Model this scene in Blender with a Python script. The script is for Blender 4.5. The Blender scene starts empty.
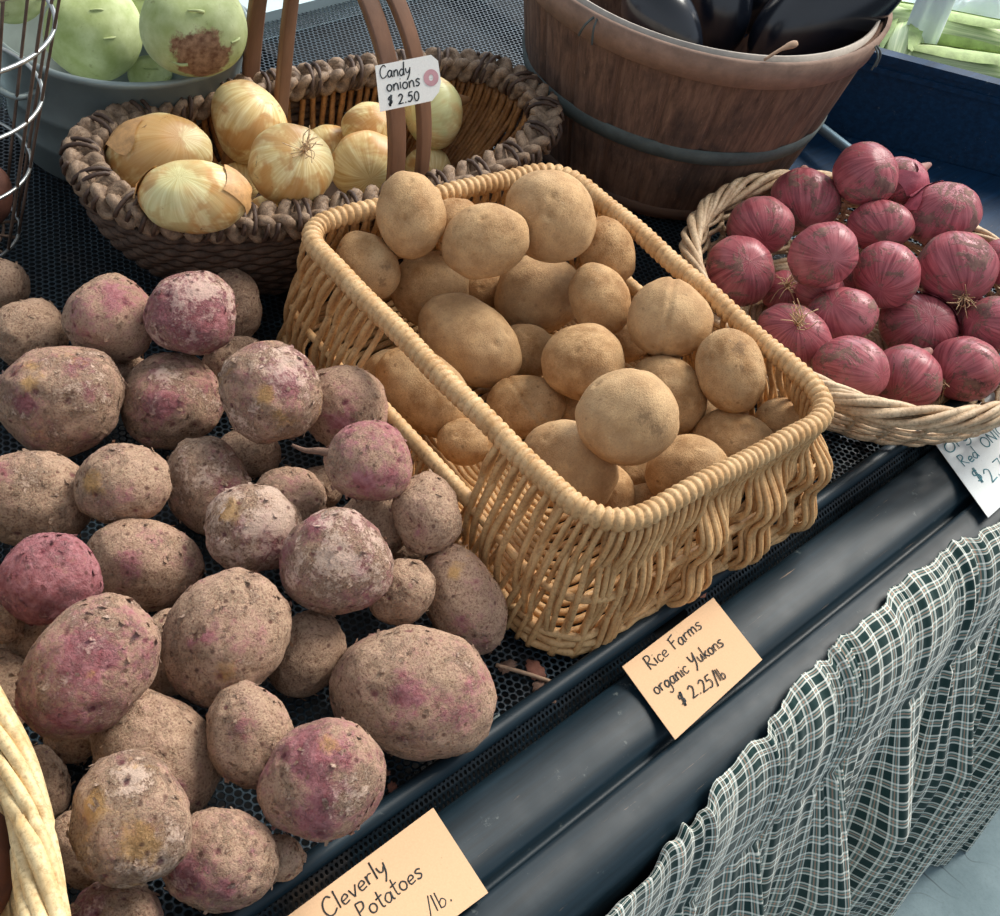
import bpy, bmesh, math, random
import numpy as np
from mathutils import Vector, Matrix, noise
random.seed(7); np.random.seed(7)
PI = math.pi; DZ = 0.85; F = 1400.0; H = 0.72
C = bpy.context.scene.collection
sc = bpy.context.scene
# ------------------------------------------------------------------ camera
def nrm(v): v = np.array(v, float); return v/np.linalg.norm(v)
AX = nrm((1700, -938, F)); dn = np.array((-360, 1438, F), float); dn = nrm(dn-AX*AX.dot(dn)); AZ = -dn; AY = np.cross(AZ, AX)
W = np.array([AX, AY, AZ])                      # rows: world axes in camera space (x right, y down, z forward)
CAM = np.array((0, 0, H+DZ))
def ray(px, py): return W @ np.array((px-500, py-458, F))
def P(px, py, h=0):                             # point of the place at height h above the deck
    r = ray(px, py); t = (h-H)/r[2]; return np.array((r[0]*t, r[1]*t, h+DZ))
RIGHT, DOWN, FWD = W[:, 0], W[:, 1], W[:, 2]
cam = bpy.data.cameras.new('camera'); co = bpy.data.objects.new('camera', cam); C.objects.link(co)
cam.lens = F/1000*36; cam.sensor_width = 36; cam.sensor_fit = 'HORIZONTAL'; cam.clip_start = .02
M = Matrix([[RIGHT[i], -DOWN[i], -FWD[i], CAM[i]] for i in range(3)]+[[0, 0, 0, 1]])
co.matrix_world = M; sc.camera = co
# ------------------------------------------------------------------ helpers
def col(h, k=1.0):
    h = h.lstrip('#'); out = []
    for i in (0, 2, 4):
        c = int(h[i:i+2], 16)/255; out.append(min(1, (c/12.92 if c <= .04045 else ((c+.055)/1.055)**2.4)*k))
    return (*out, 1)
def tag(o, label=None, cat=None, group=None, kind=None):
    if label: o['label'] = label
    if cat: o['category'] = cat
    if group: o['group'] = group
    if kind: o['kind'] = kind
    return o
def empty(name, loc, label, cat, group=None):
    o = bpy.data.objects.new(name, None); C.objects.link(o); o.location = loc; o.empty_display_size = .02
    return tag(o, label, cat, group)
def obj(name, v, f, mat, parent=None, smooth=True, loc=None, uv=None, attr=None):
    """one mesh object; v in world metres; loc = origin"""
    v = np.asarray(v, float); base = np.zeros(3)
    if parent is not None: base = np.array(parent.location) if parent.parent is None else np.array(parent.location)+np.array(parent.parent.location)
    org = np.array(loc, float) if loc is not None else (base if parent is not None else np.zeros(3))
    me = bpy.data.meshes.new(name); me.from_pydata((v-org).tolist(), [], f if isinstance(f, list) else f.tolist())
    if mat: me.materials.append(mat)
    if smooth: me.polygons.foreach_set('use_smooth', [True]*len(me.polygons))
    if uv is not None:
        L = me.uv_layers.new(name='UVMap'); idx = np.zeros(len(me.loops), int); me.loops.foreach_get('vertex_index', idx)
        L.data.foreach_set('uv', np.asarray(uv, float)[idx].ravel())
    if attr is not None:
        A_ = me.attributes.new('marks', 'FLOAT_COLOR', 'POINT'); A_.data.foreach_set('color', np.asarray(attr, np.float32).ravel())
    o = bpy.data.objects.new(name, me); C.objects.link(o); o.location = org-base
    if parent is not None: o.parent = parent
    return o
class MB:
    def __init__(s): s.v = []; s.f = []; s.n = 0
    def add(s, v, f):
        s.v.append(np.asarray(v, float)); s.f += [[i+s.n for i in q] for q in f]; s.n += len(v); return s
    def tube(s, pts, r, k=8, closed=False, caps=True, flat=1.0, up=None):
        pts = np.asarray(pts, float); n = len(pts); r = np.full(n, r) if np.isscalar(r) else np.asarray(r)
        if closed: t = np.roll(pts, -1, 0)-np.roll(pts, 1, 0)
        else: t = np.gradient(pts, axis=0)
        t /= np.linalg.norm(t, axis=1)[:, None]+1e-12
        if up is not None:
            a = np.cross(t, up); a /= np.linalg.norm(a, axis=1)[:, None]+1e-9
        else:
            a = np.zeros_like(t); u = np.cross(t[0], (0, 0, 1.)); 
            if np.linalg.norm(u) < .1: u = np.cross(t[0], (1., 0, 0))
            a[0] = u/np.linalg.norm(u)
            for i in range(1, n):
                u = a[i-1]-t[i]*a[i-1].dot(t[i]); a[i] = u/(np.linalg.norm(u)+1e-12)
        b = np.cross(t, a); th = np.arange(k)*2*PI/k
        V = pts[:, None]+r[:, None, None]*(np.cos(th)[None, :, None]*a[:, None]+flat*np.sin(th)[None, :, None]*b[:, None])
        f = []
        for i in range(n if closed else n-1):
            j = (i+1) % n
            for q in range(k): f.append([i*k+q, i*k+(q+1) % k, j*k+(q+1) % k, j*k+q])
        if caps and not closed: f += [list(range(k))[::-1], [(n-1)*k+q for q in range(k)]]
        return s.add(V.reshape(-1, 3), f)
    def box(s, c, d, R=None):
        v = np.array([(x, y, z) for x in (-1, 1) for y in (-1, 1) for z in (-1, 1)], float)*np.array(d)/2
        if R is not None: v = v @ np.array(R).T
        return s.add(v+np.array(c), [[0, 1, 3, 2], [4, 6, 7, 5], [0, 4, 5, 1], [2, 3, 7, 6], [0, 2, 6, 4], [1, 5, 7, 3]])
    def lathe(s, prof, c, k=64, fn=None, cap0=False):
        n = len(prof); v = []
        for r, z in prof:
            for q in range(k):
                a = 2*PI*q/k; rr = r*(fn(a, z) if fn else 1); v.append((c[0]+rr*math.cos(a), c[1]+rr*math.sin(a), c[2]+z))
        f = [[i*k+q, i*k+(q+1) % k, (i+1)*k+(q+1) % k, (i+1)*k+q] for i in range(n-1) for q in range(k)]
        if cap0: f.append(list(range(k))[::-1])
        return s.add(v, f)
    def build(s, name, mat, parent=None, smooth=True, loc=None): return obj(name, np.concatenate(s.v), s.f, mat, parent, smooth, loc)
def smoothpts(p, n=8, closed=False):
    p = [np.array(q, float) for q in p]; out = []
    m = len(p); rng = range(m if closed else m-1)
    for i in rng:
        g = (lambda j: p[j % m]) if closed else (lambda j: p[max(0, min(m-1, j))])
        a, b, c, d = g(i-1), g(i), g(i+1), g(i+2)
        for t in np.arange(n)/n: out.append(.5*((2*b)+(c-a)*t+(2*a-5*b+4*c-d)*t*t+(3*b-a-3*c+d)*t**3))
    if not closed: out.append(p[-1])
    return np.array(out)
# ------------------------------------------------------------------ materials
class NT:
    def __init__(s, name):
        s.m = bpy.data.materials.new(name); s.m.use_nodes = True; s.t = s.m.node_tree; s.b = s.t.nodes['Principled BSDF']; s.out = s.t.nodes['Material Output']
    def n(s, typ, **kw):
        nd = s.t.nodes.new(typ)
        for k, v in kw.items():
            if k.startswith('_'): setattr(nd, k[1:], v)
        for k, v in kw.items():
            if k.startswith('_'): continue
            i = nd.inputs[int(k[1:])] if k[0] == 'i' and k[1:].isdigit() else nd.inputs[k.replace('__', ' ')]
            if hasattr(v, 'is_output') or isinstance(v, bpy.types.NodeSocket): s.t.links.new(v, i)
            else: i.default_value = v
        return nd
    def math(s, op, a, b=0.0, c=0.0, clamp=False):
        nd = s.n('ShaderNodeMath', _operation=op, _use_clamp=clamp, i0=a, i1=b, i2=c); return nd.outputs[0]
    def mix(s, f, a, b, mode='MIX'):
        nd = s.n('ShaderNodeMix', _data_type='RGBA', _blend_type=mode)
        for k, v in ((0, f), (6, a), (7, b)):
            if isinstance(v, bpy.types.NodeSocket): s.t.links.new(v, nd.inputs[k])
            else: nd.inputs[k].default_value = v
        return nd.outputs[2]
    def noise(s, vec, scale, det=4, rough=.6, dist=0): return s.n('ShaderNodeTexNoise', Vector=vec, Scale=scale, Detail=det, Roughness=rough, Distortion=dist).outputs['Fac']
    def ramp(s, f, a, b, interp='LINEAR'):     # smooth 0..1 between a and b
        nd = s.n('ShaderNodeMapRange', _clamp=True, Value=f); nd.inputs[1].default_value = a; nd.inputs[2].default_value = b; return nd.outputs[0]
    def coord(s, rand=True, which='Object', scale=(1, 1, 1)):
        tc = s.n('ShaderNodeTexCoord').outputs[which]
        if scale != (1, 1, 1): tc = s.n('ShaderNodeMapping', Vector=tc, Scale=scale).outputs[0]
        if not rand: return tc
        oi = s.n('ShaderNodeObjectInfo').outputs['Random']; k = s.math('MULTIPLY', oi, 37.0)
        return s.n('ShaderNodeVectorMath', _operation='ADD', i0=tc, i1=s.n('ShaderNodeCombineXYZ', X=k, Y=k, Z=k).outputs[0]).outputs[0]
    def bump(s, hgt, strength=.5, dist=.001, prev=None):
        nd = s.n('ShaderNodeBump', Height=hgt, Strength=strength, Distance=dist)
        if prev: s.t.links.new(prev, nd.inputs['Normal'])
        return nd.outputs[0]
    def set(s, **kw):
        for k, v in kw.items():
            i = s.b.inputs[{'base': 'Base Color', 'rough': 'Roughness', 'normal': 'Normal', 'metal': 'Metallic', 'spec': 'Specular IOR Level', 'coat': 'Coat Weight', 'sss': 'Subsurface Weight', 'alpha': 'Alpha', 'sheen': 'Sheen Weight', 'trans': 'Transmission Weight'}[k]]
            if isinstance(v, bpy.types.NodeSocket): s.t.links.new(v, i)
            else: i.default_value = v
        return s.m
def m_simple(name, h, rough=.6, nscale=40, var=.25, bump=.2, metal=0, spec=.5, scale=(1, 1, 1), k=1.0, dist=.001):
    m = NT(name); v = m.coord(scale=scale); n1 = m.noise(v, nscale, 6, .65); c = col(h, k)
    lo = tuple(x*(1-var) for x in c[:3])+(1,); hi = tuple(min(1, x*(1+var)) for x in c[:3])+(1,)
    m.set(base=m.mix(m.ramp(n1, .3, .7), lo, hi), rough=rough, metal=metal, spec=spec)
    if bump: m.set(normal=m.bump(m.noise(v, nscale*4, 4), bump, dist))
    return m.m
def m_redpotato():
    m = NT('dusty_red_potato_skin'); v = m.coord(); oc = m.n('ShaderNodeObjectInfo').outputs['Color']
    sep = m.n('ShaderNodeSeparateColor', Color=oc); pk, ye, li = sep.outputs; at = m.n('ShaderNodeAttribute', _attribute_name='marks'); am = m.n('ShaderNodeSeparateColor', Color=at.outputs['Color']).outputs; eye = at.outputs['Alpha']
    fine = m.noise(v, 700, 5, .7); med = m.noise(v, 130, 6, .7, .5); big = m.noise(v, 26, 6, .7, .15); big2 = m.noise(m.n('ShaderNodeVectorMath', _operation='ADD', i0=v, i1=(5, 3, 9)).outputs[0], 30, 4, .6, .3)
    dirt = m.mix(m.ramp(med, .32, .68), col('#8d6551'), col('#c59f89')); dirt = m.mix(m.ramp(fine, .35, .75), dirt, col('#cdb294')); 
    dirt = m.mix(m.math('MULTIPLY', m.ramp(fine, .47, .33), .7), dirt, col('#5a4032'))
    # red skin where the dirt has rubbed away; ragged edge
    e = m.math('ADD', big, m.math('MULTIPLY', m.math('SUBTRACT', med, .5), .45))
    e = m.math('ADD', e, m.math('MULTIPLY', m.math('SUBTRACT', fine, .5), .25)); e = m.math('ADD', e, m.math('MULTIPLY', m.math('SUBTRACT', pk, .5), .5))
    e = m.math('ADD', e, m.math('MULTIPLY', am[0], .27)); dirt = m.mix(m.math('MULTIPLY', m.ramp(e, .40, .66), .35), dirt, col('#b07f78'))
    pinkc = m.mix(m.ramp(m.noise(v, 220, 4), .35, .7), col('#934856'), col('#bd8088'))
    e = m.math('ADD', e, m.math('MULTIPLY', m.math('SUBTRACT', m.noise(v, 260, 4, .75), .5), .6)); c = m.mix(m.math('MULTIPLY', m.ramp(e, .54, .74), .8), dirt, pinkc)
    # pale flaking skin
    e2 = m.math('ADD', m.noise(v, 55, 7, .75, .25), m.math('MULTIPLY', m.math('SUBTRACT', li, .5), .35)); e2 = m.math('ADD', e2, m.math('MULTIPLY', m.math('SUBTRACT', fine, .5), .3))
    e2 = m.math('ADD', m.math('ADD', e2, m.math('MULTIPLY', am[2], .13)), m.math('MULTIPLY', m.math('SUBTRACT', m.noise(v, 240, 4, .75), .5), .35))
    c = m.mix(m.math('MULTIPLY', m.ramp(e2, .56, .70), .62), c, col('#d9bfae'))
    ey = m.math('ADD', big2, m.math('MULTIPLY', m.math('SUBTRACT', ye, .5), .4)); ey = m.math('ADD', ey, m.math('MULTIPLY', m.math('SUBTRACT', med, .5), .3))
    ey = m.math('ADD', ey, m.math('MULTIPLY', am[1], .34))
    c = m.mix(m.math('MULTIPLY', m.ramp(m.math('ADD', ey, m.math('MULTIPLY', m.math('SUBTRACT', m.noise(v, 200, 4, .75), .5), .4)), .64, .82), .75), c, col('#c99c62'))
    vor = m.n('ShaderNodeTexVoronoi', Vector=v, Scale=95.0); spots = m.ramp(vor.outputs['Distance'], .17, .08)
    c = m.mix(m.math('MULTIPLY', spots, .7), c, col('#5c3a34'))
    c = m.mix(m.math('MULTIPLY', m.ramp(m.math('ADD', eye, m.math('MULTIPLY', m.math('SUBTRACT', med, .5), .8)), .35, .75), .75), c, col('#6e3440'))
    hgt = m.math('ADD', m.math('MULTIPLY', med, 1.4), m.math('MULTIPLY', fine, .6)); fl = m.n('ShaderNodeTexVoronoi', Vector=v, Scale=160.0, _feature='F1').outputs['Distance']
    hgt = m.math('ADD', hgt, m.math('MULTIPLY', m.ramp(e2, .5, .62), .5)); hgt = m.math('ADD', hgt, m.math('MULTIPLY', fl, .35))
    return m.set(base=c, rough=.9, spec=.2, normal=m.bump(hgt, 1.0, .0021))
def m_yukon():
    m = NT('golden_potato_skin'); v = m.coord(); fine = m.noise(v, 800, 4, .7); med = m.noise(v, 60, 6, .65)
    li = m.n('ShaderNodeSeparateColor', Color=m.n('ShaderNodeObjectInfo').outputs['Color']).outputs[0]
    c = m.mix(m.ramp(med, .36, .62), col('#9d7348'), col('#c9a172')); c = m.mix(m.math('MULTIPLY', m.ramp(m.noise(v, 22, 3), .45, .7), .5), c, col('#c7aa84'))
    c = m.mix(m.math('MULTIPLY', m.ramp(fine, .5, .3), .5), c, col('#70502f')); c = m.mix(m.math('MULTIPLY', m.ramp(m.noise(v, 260, 4, .7), .6, .72), .35), c, col('#dcc09a'))
    c = m.mix(m.math('MULTIPLY', m.ramp(m.noise(v, 70, 8, .75, .8), .66, .73), .6), c, col('#74563c'))
    vor = m.n('ShaderNodeTexVoronoi', Vector=v, Scale=75.0); c = m.mix(m.math('MULTIPLY', m.ramp(vor.outputs['Distance'], .12, .05), .6), c, col('#6b4a2c'))
    at = m.n('ShaderNodeAttribute', _attribute_name='marks'); am = m.n('ShaderNodeSeparateColor', Color=at.outputs['Color']).outputs; eye = at.outputs['Alpha']
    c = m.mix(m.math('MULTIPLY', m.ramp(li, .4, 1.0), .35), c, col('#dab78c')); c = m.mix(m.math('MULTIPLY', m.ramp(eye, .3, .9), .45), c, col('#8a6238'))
    c = m.mix(m.math('MULTIPLY', m.ramp(m.math('ADD', am[0], m.math('MULTIPLY', m.math('SUBTRACT', m.noise(v, 260, 5, .75), .5), 2.6)), .5, .95), .55), c, col('#6b5038'))
    return m.set(base=c, rough=.72, spec=.3, normal=m.bump(m.math('ADD', fine, m.math('MULTIPLY', med, 2.0)), .55, .0016))
def m_redonion():
    m = NT('red_onion_skin'); tc = m.coord(False, 'UV'); v = m.coord()
    st = m.n('ShaderNodeMapping', Vector=tc, Scale=(60, 2.2, 1)).outputs[0]; k = m.math('MULTIPLY', m.n('ShaderNodeObjectInfo').outputs['Random'], 31.0)
    st = m.n('ShaderNodeVectorMath', _operation='ADD', i0=st, i1=m.n('ShaderNodeCombineXYZ', X=k, Y=k, Z=k).outputs[0]).outputs[0]
    lines = m.noise(st, 1.0, 4, .6, .3); med = m.noise(v, 90, 6, .7); fine = m.noise(v, 600, 3, .7)
    c = m.mix(m.ramp(lines, .3, .7), col('#75303a'), col('#b9666d')); c = m.mix(m.math('MULTIPLY', m.ramp(m.noise(v, 30, 3), .5, .72), .5), c, col('#c78388'))
    e = m.math('ADD', m.noise(v, 34, 6, .75, .8), m.math('MULTIPLY', m.math('SUBTRACT', fine, .5), .2))
    pat = m.math('MULTIPLY', m.ramp(e, .53, .58), 1.0); dirt = m.mix(m.ramp(med, .35, .65), col('#4a3b38'), col('#8a7263'))
    c = m.mix(m.math('MULTIPLY', pat, .8), c, dirt)
    c = m.mix(m.math('MULTIPLY', m.ramp(fine, .6, .75), .35), c, col('#b08a80'))
    r = m.n('ShaderNodeMapRange', Value=pat); r.inputs[3].default_value = .36; r.inputs[4].default_value = .85
    return m.set(base=c, rough=r.outputs[0], spec=.4, normal=m.bump(m.math('ADD', m.math('MULTIPLY', lines, .6), m.math('MULTIPLY', pat, .5)), .45, .0012))
def m_yelonion():
    m = NT('sweet_onion_skin'); tc = m.coord(False, 'UV'); v = m.coord()
    st = m.n('ShaderNodeMapping', Vector=tc, Scale=(50, 2, 1)).outputs[0]; lines = m.noise(st, 1.0, 4, .6, .3); med = m.noise(v, 70, 6, .7)
    gr = m.n('ShaderNodeSeparateColor', Color=m.n('ShaderNodeObjectInfo').outputs['Color']).outputs[0]
    c = m.mix(m.ramp(lines, .3, .7), col('#d0aa66'), col('#f6e7b2')); c = m.mix(m.math('MULTIPLY', m.ramp(m.noise(v, 22, 4, .6, .5), .5, .57), .75), c, col('#c08544'))
    c = m.mix(m.math('MULTIPLY', m.math('MULTIPLY', m.ramp(m.noise(v, 18, 3), .5, .6), gr), .7), c, col('#c9d39a'))
    c = m.mix(m.math('MULTIPLY', m.ramp(m.noise(v, 60, 7, .75, 1), .63, .68), .75), c, col('#6b4227'))
    return m.set(base=c, rough=.42, spec=.45, sss=.0, normal=m.bump(lines, .3, .001))
def m_kohl(name, patch=None):
    m = NT(name); v = m.coord(False); c = m.mix(m.ramp(m.noise(v, 30, 5), .35, .65), col('#a1ae6c'), col('#cdd6a2'))
    c = m.mix(m.math('MULTIPLY', m.ramp(m.noise(v, 160, 5), .62, .72), .5), c, col('#70713f'))
    if patch is not None:
        d = m.n('ShaderNodeVectorMath', _operation='DISTANCE', i0=v, i1=tuple(patch)).outputs['Value']
        d = m.math('ADD', d, m.math('MULTIPLY', m.math('SUBTRACT', m.noise(v, 90, 6, .7), .5), .035))
        c = m.mix(m.ramp(d, .026, .021), c, m.mix(m.ramp(m.noise(v, 200, 5), .35, .65), col('#6d4a34'), col('#a37f62')))
    return m.set(base=c, rough=.6, spec=.35, normal=m.bump(m.noise(v, 120, 5), .3, .001))
def m_deck(name='perforated_black_liner', p=.0056, rr=.00205, ca='#13222c', cb='#2a3f4b', sp=.6):
    m = NT(name); tc = m.coord(False, 'Object'); q = p*math.sqrt(3)
    def lat(off):
        w = m.n('ShaderNodeVectorMath', _operation='ADD', i0=tc, i1=off).outputs[0]; s = m.n('ShaderNodeSeparateXYZ', Vector=w)
        x = m.math('SUBTRACT', m.math('MULTIPLY', m.math('FRACT', m.math('DIVIDE', s.outputs[0], p)), p), p/2)
        y = m.math('SUBTRACT', m.math('MULTIPLY', m.math('FRACT', m.math('DIVIDE', s.outputs[1], q)), q), q/2)
        return m.math('SQRT', m.math('ADD', m.math('MULTIPLY', x, x), m.math('MULTIPLY', y, y)))
    d = m.math('MINIMUM', lat((0, 0, 0)), lat((p/2, q/2, 0)))
    hole = m.math('LESS_THAN', d, rr)
    n1 = m.noise(tc, 30, 6); c = m.mix(m.ramp(n1, .4, .7), col(ca), col(cb)); c = m.mix(m.math('MULTIPLY', m.ramp(m.noise(tc, 9, 8, .7), .58, .72), .35), c, col('#6e5b4b'))
    m.set(base=c, rough=.38, spec=sp, normal=m.bump(m.ramp(d, rr, rr*1.27), .9, .0012))
    tr = m.n('ShaderNodeBsdfTransparent').outputs[0]; mx = m.n('ShaderNodeMixShader', i0=hole, i1=m.b.outputs[0], i2=tr)
    m.t.links.new(mx.outputs[0], m.out.inputs[0]); return m.m
def m_black(name='black_painted_case', h='#10212a', rough=.42):
    m = NT(name); v = m.coord(False); s = m.coord(False, scale=(.6, 14, 14)); n1 = m.noise(s, 14, 6, .7); c = m.mix(m.ramp(n1, .35, .75), col(h, .75), col(h, 1.7))
    scr = m.ramp(m.noise(m.coord(False, scale=(.25, 9, 9)), 60, 5, .75), .655, .69); msk = m.ramp(m.noise(v, 14, 4), .48, .60)
    c = m.mix(m.math('MULTIPLY', m.math('MULTIPLY', scr, msk), .7), c, col('#a0856c'))
    c = m.mix(m.math('MULTIPLY', m.ramp(m.noise(v, 55, 7, .75), .63, .70), .45), c, col('#7f8784'))
    r = m.n('ShaderNodeMapRange', Value=m.noise(v, 25, 5)); r.inputs[3].default_value = rough-.08; r.inputs[4].default_value = rough+.2
    return m.set(base=c, rough=r.outputs[0], spec=.28, normal=m.bump(m.noise(v, 60, 5), .12, .001))
def m_wicker(name, a, b, dark, rough=.55, sc=60, band=None):
    m = NT(name); v = m.coord(); n1 = m.noise(v, sc, 5, .6); n2 = m.noise(v, sc*6, 4, .7)
    c = m.mix(m.ramp(n1, .3, .7), col(a), col(b)); c = m.mix(m.math('MULTIPLY', m.ramp(n2, .52, .34), .55), c, col(dark))
    c = m.mix(m.math('MULTIPLY', m.ramp(m.noise(v, 190, 3), .68, .74), .6), c, col(dark))
    return m.set(base=c, rough=rough, spec=.4, normal=m.bump(n2, .35, .0007))
def m_plaid():
    m = NT('green_plaid_cotton'); s = m.n('ShaderNodeSeparateXYZ', Vector=m.coord(False, 'UV')); per = .0185
    def st(sock):
        f = m.math('FRACT', m.math('DIVIDE', sock, per))
        def ln(c, w): return m.math('LESS_THAN', m.math('ABSOLUTE', m.math('SUBTRACT', f, c)), w)
        wh = m.math('ADD', ln(.13, .05), ln(.49, .05), clamp=True)
        return wh, ln(.31, .035), ln(.31, .21)
    a = [st(s.outputs[0]), st(s.outputs[1])]; c = col('#183533')
    bnd = m.math('MULTIPLY', m.math('ADD', a[0][2], a[1][2]), .5); c = m.mix(bnd, c, col('#6d8a84'))
    c = m.mix(m.math('MULTIPLY', m.math('ADD', a[0][1], a[1][1]), .5), c, col('#cf9a80'))
    c = m.mix(m.math('MULTIPLY', m.math('ADD', a[0][0], a[1][0]), .56, clamp=True), c, col('#f4f3e8'))
    th = m.math('ADD', m.math('SINE', m.math('MULTIPLY', s.outputs[0], 7000.)), m.math('SINE', m.math('MULTIPLY', s.outputs[1], 7000.)))
    return m.set(base=c, rough=.9, spec=.15, sheen=.2, normal=m.bump(m.noise(m.coord(False), 90, 4), .3, .002))
def m_wood():
    m = NT('weathered_basket_wood'); tc = m.coord(False, 'UV'); g = m.n('ShaderNodeMapping', Vector=tc, Scale=(90, 3, 1)).outputs[0]; n1 = m.noise(g, 1.6, 7, .7, .4); v = m.coord(False)
    c = m.mix(m.ramp(n1, .3, .7), col('#46352e'), col('#8a6b59')); c = m.mix(m.math('MULTIPLY', m.ramp(m.noise(v, 16, 5), .5, .66), .6), c, col('#37302f'))
    c = m.mix(m.math('MULTIPLY', m.ramp(m.noise(g, 5, 5), .62, .7), .35), c, col('#a98872'))
    return m.set(base=c, rough=.8, spec=.25, normal=m.bump(n1, .45, .0012))
def m_kraft(name, h):
    m = NT(name); v = m.coord(False); c = m.mix(m.noise(v, 900, 3, .7), col(h, .86), col(h, 1.12)); c = m.mix(m.math('MULTIPLY', m.ramp(m.noise(v, 300, 2), .72, .76), .5), c, col(h, .55))
    return m.set(base=c, rough=.85, spec=.2)
def m_floor():
    m = NT('worn_concrete'); v = m.coord(False); c = m.mix(m.ramp(m.noise(v, 5, 8, .7), .3, .7), col('#64797f'), col('#8fa2a7'))
    c = m.mix(m.math('MULTIPLY', m.ramp(m.noise(v, 220, 3, .8), .5, .7), .3), c, col('#5b6b70'))
    cr = m.n('ShaderNodeTexVoronoi', _feature='DISTANCE_TO_EDGE', Vector=m.n('ShaderNodeVectorMath', _operation='ADD', i0=v, i1=m.n('ShaderNodeTexNoise', Vector=v, Scale=6.0).outputs['Color']).outputs[0], Scale=3.0).outputs['Distance']
    c = m.mix(m.math('MULTIPLY', m.math('MULTIPLY', m.ramp(cr, .012, .004), m.ramp(m.noise(v, 4, 2), .5, .6)), .8), c, col('#33393a'))
    return m.set(base=c, rough=.8, normal=m.bump(m.noise(v, 80, 5), .3, .002))
RP, YP, RO, YO = m_redpotato(), m_yukon(), m_redonion(), m_yelonion()
DECK, BLACK = m_deck(), m_black(); LIPM = m_deck('fine_perforated_lip', .0036, .0010, '#0a1217', '#16222a', .25); VOID = m_simple('black_tray_bottom', '#0a0e12', .8, bump=0)
WICK = m_wicker('honey_willow', '#b98a58', '#d9b27e', '#8a5f3a'); WICKR = m_wicker('wrapped_cane_rim', '#bf925f', '#dcb888', '#8f683f')
LWICK = m_wicker('pale_peeled_willow', '#b08e6c', '#e0c7a4', '#6d503a'); LWICK2 = m_wicker('bright_peeled_willow', '#cfab74', '#f0dcae', '#9b7547')
SEAG = m_wicker('brown_seagrass_braid', '#624c3b', '#ab9076', '#33251c', .65, 150); SEAD = m_wicker('dark_seagrass_coil', '#3d2e26', '#6d5646', '#211813', .75, 110); BIND = m_wicker('dark_binding_cane', '#3c2b24', '#5f4839', '#211713', .6)
RATT = m_wicker('tan_rattan_stakes', '#86582f', '#bb8752', '#4c2f1a', .5); HAND = m_simple('brown_bent_cane_handle', '#70503c', .5, 60, .25, .2, scale=(1, 1, .2))
WOOD = m_wood(); HOOPM = m_simple('grey_stained_hoop', '#4c5452', .75, 60, .3, .4); RIMW = m_simple('stained_wooden_rim_band', '#8a6f5f', .75, 50, .3, .4)
GALV = m_simple('galvanised_steel', '#8f9a98', .5, 20, .15, .1, metal=.5); CHROME = m_simple('bright_steel_wire', '#b9bbb8', .3, 80, .25, .1, metal=.8); RUST = m_simple('rusty_steel_wire', '#6e5a4d', .6, 90, .3, .3, metal=.4)
PLAID = m_plaid(); KRAFT = m_kraft('kraft_card', '#dfb891'); WCARD = m_kraft('white_card', '#dfe3e2'); TAGW = m_kraft('white_tag', '#f2eee6'); PINKR = m_simple('pink_paper_ring', '#c8969a', .8, bump=0)
INK = m_simple('black_ink', '#23282b', .7, bump=0); INKT = m_simple('teal_ink', '#3f7b86', .7, bump=0)
EGG = m_simple('aubergine_skin', '#0e131d', .22, 20, .3, .03, spec=.7); CALYX = m_simple('dry_green_calyx', '#77804c', .7, 120, .4, .4); STEMM = m_simple('tan_stem', '#a98a70', .7, 150)
ROOT = m_simple('straw_roots', '#c2a27c', .8, 200); NECK = m_simple('papery_onion_neck', '#9c6f66', .7, 150, .35); YNECK = m_simple('brown_onion_neck', '#8a6038', .7, 150, .35)
PEEL = m_simple('loose_red_onion_skin', '#a85764', .5, 120, .3, .3); YPEEL = m_simple('loose_tan_onion_skin', '#c49560', .5, 120, .3, .3)
SOIL = m_simple('dried_soil_flake', '#6f5547', .95, 200, .35, .6); LEAF = m_simple('dry_brown_leaf', '#7d4f3f', .8, 100, .3, .3); RLEAF = m_simple('fallen_red_leaf', '#b0675e', .7, 120, .3, .3)
HUSK = None
def m_husk():
    m = NT('corn_husk'); v = m.coord(False, 'UV'); st = m.n('ShaderNodeMapping', Vector=v, Scale=(26, 1.2, 1)).outputs[0]; n1 = m.noise(st, 1.5, 5, .6)
    return m.set(base=m.mix(m.ramp(n1, .3, .7), col('#7fa05f'), col('#dfe6b4')), rough=.55, normal=m.bump(n1, .4, .001))
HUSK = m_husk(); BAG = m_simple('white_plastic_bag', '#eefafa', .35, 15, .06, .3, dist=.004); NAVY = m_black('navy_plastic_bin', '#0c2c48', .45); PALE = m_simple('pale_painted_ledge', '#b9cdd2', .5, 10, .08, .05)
GREEN = m_simple('leafy_green', '#a5ba78', .6, 60, .3, .3)
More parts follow.
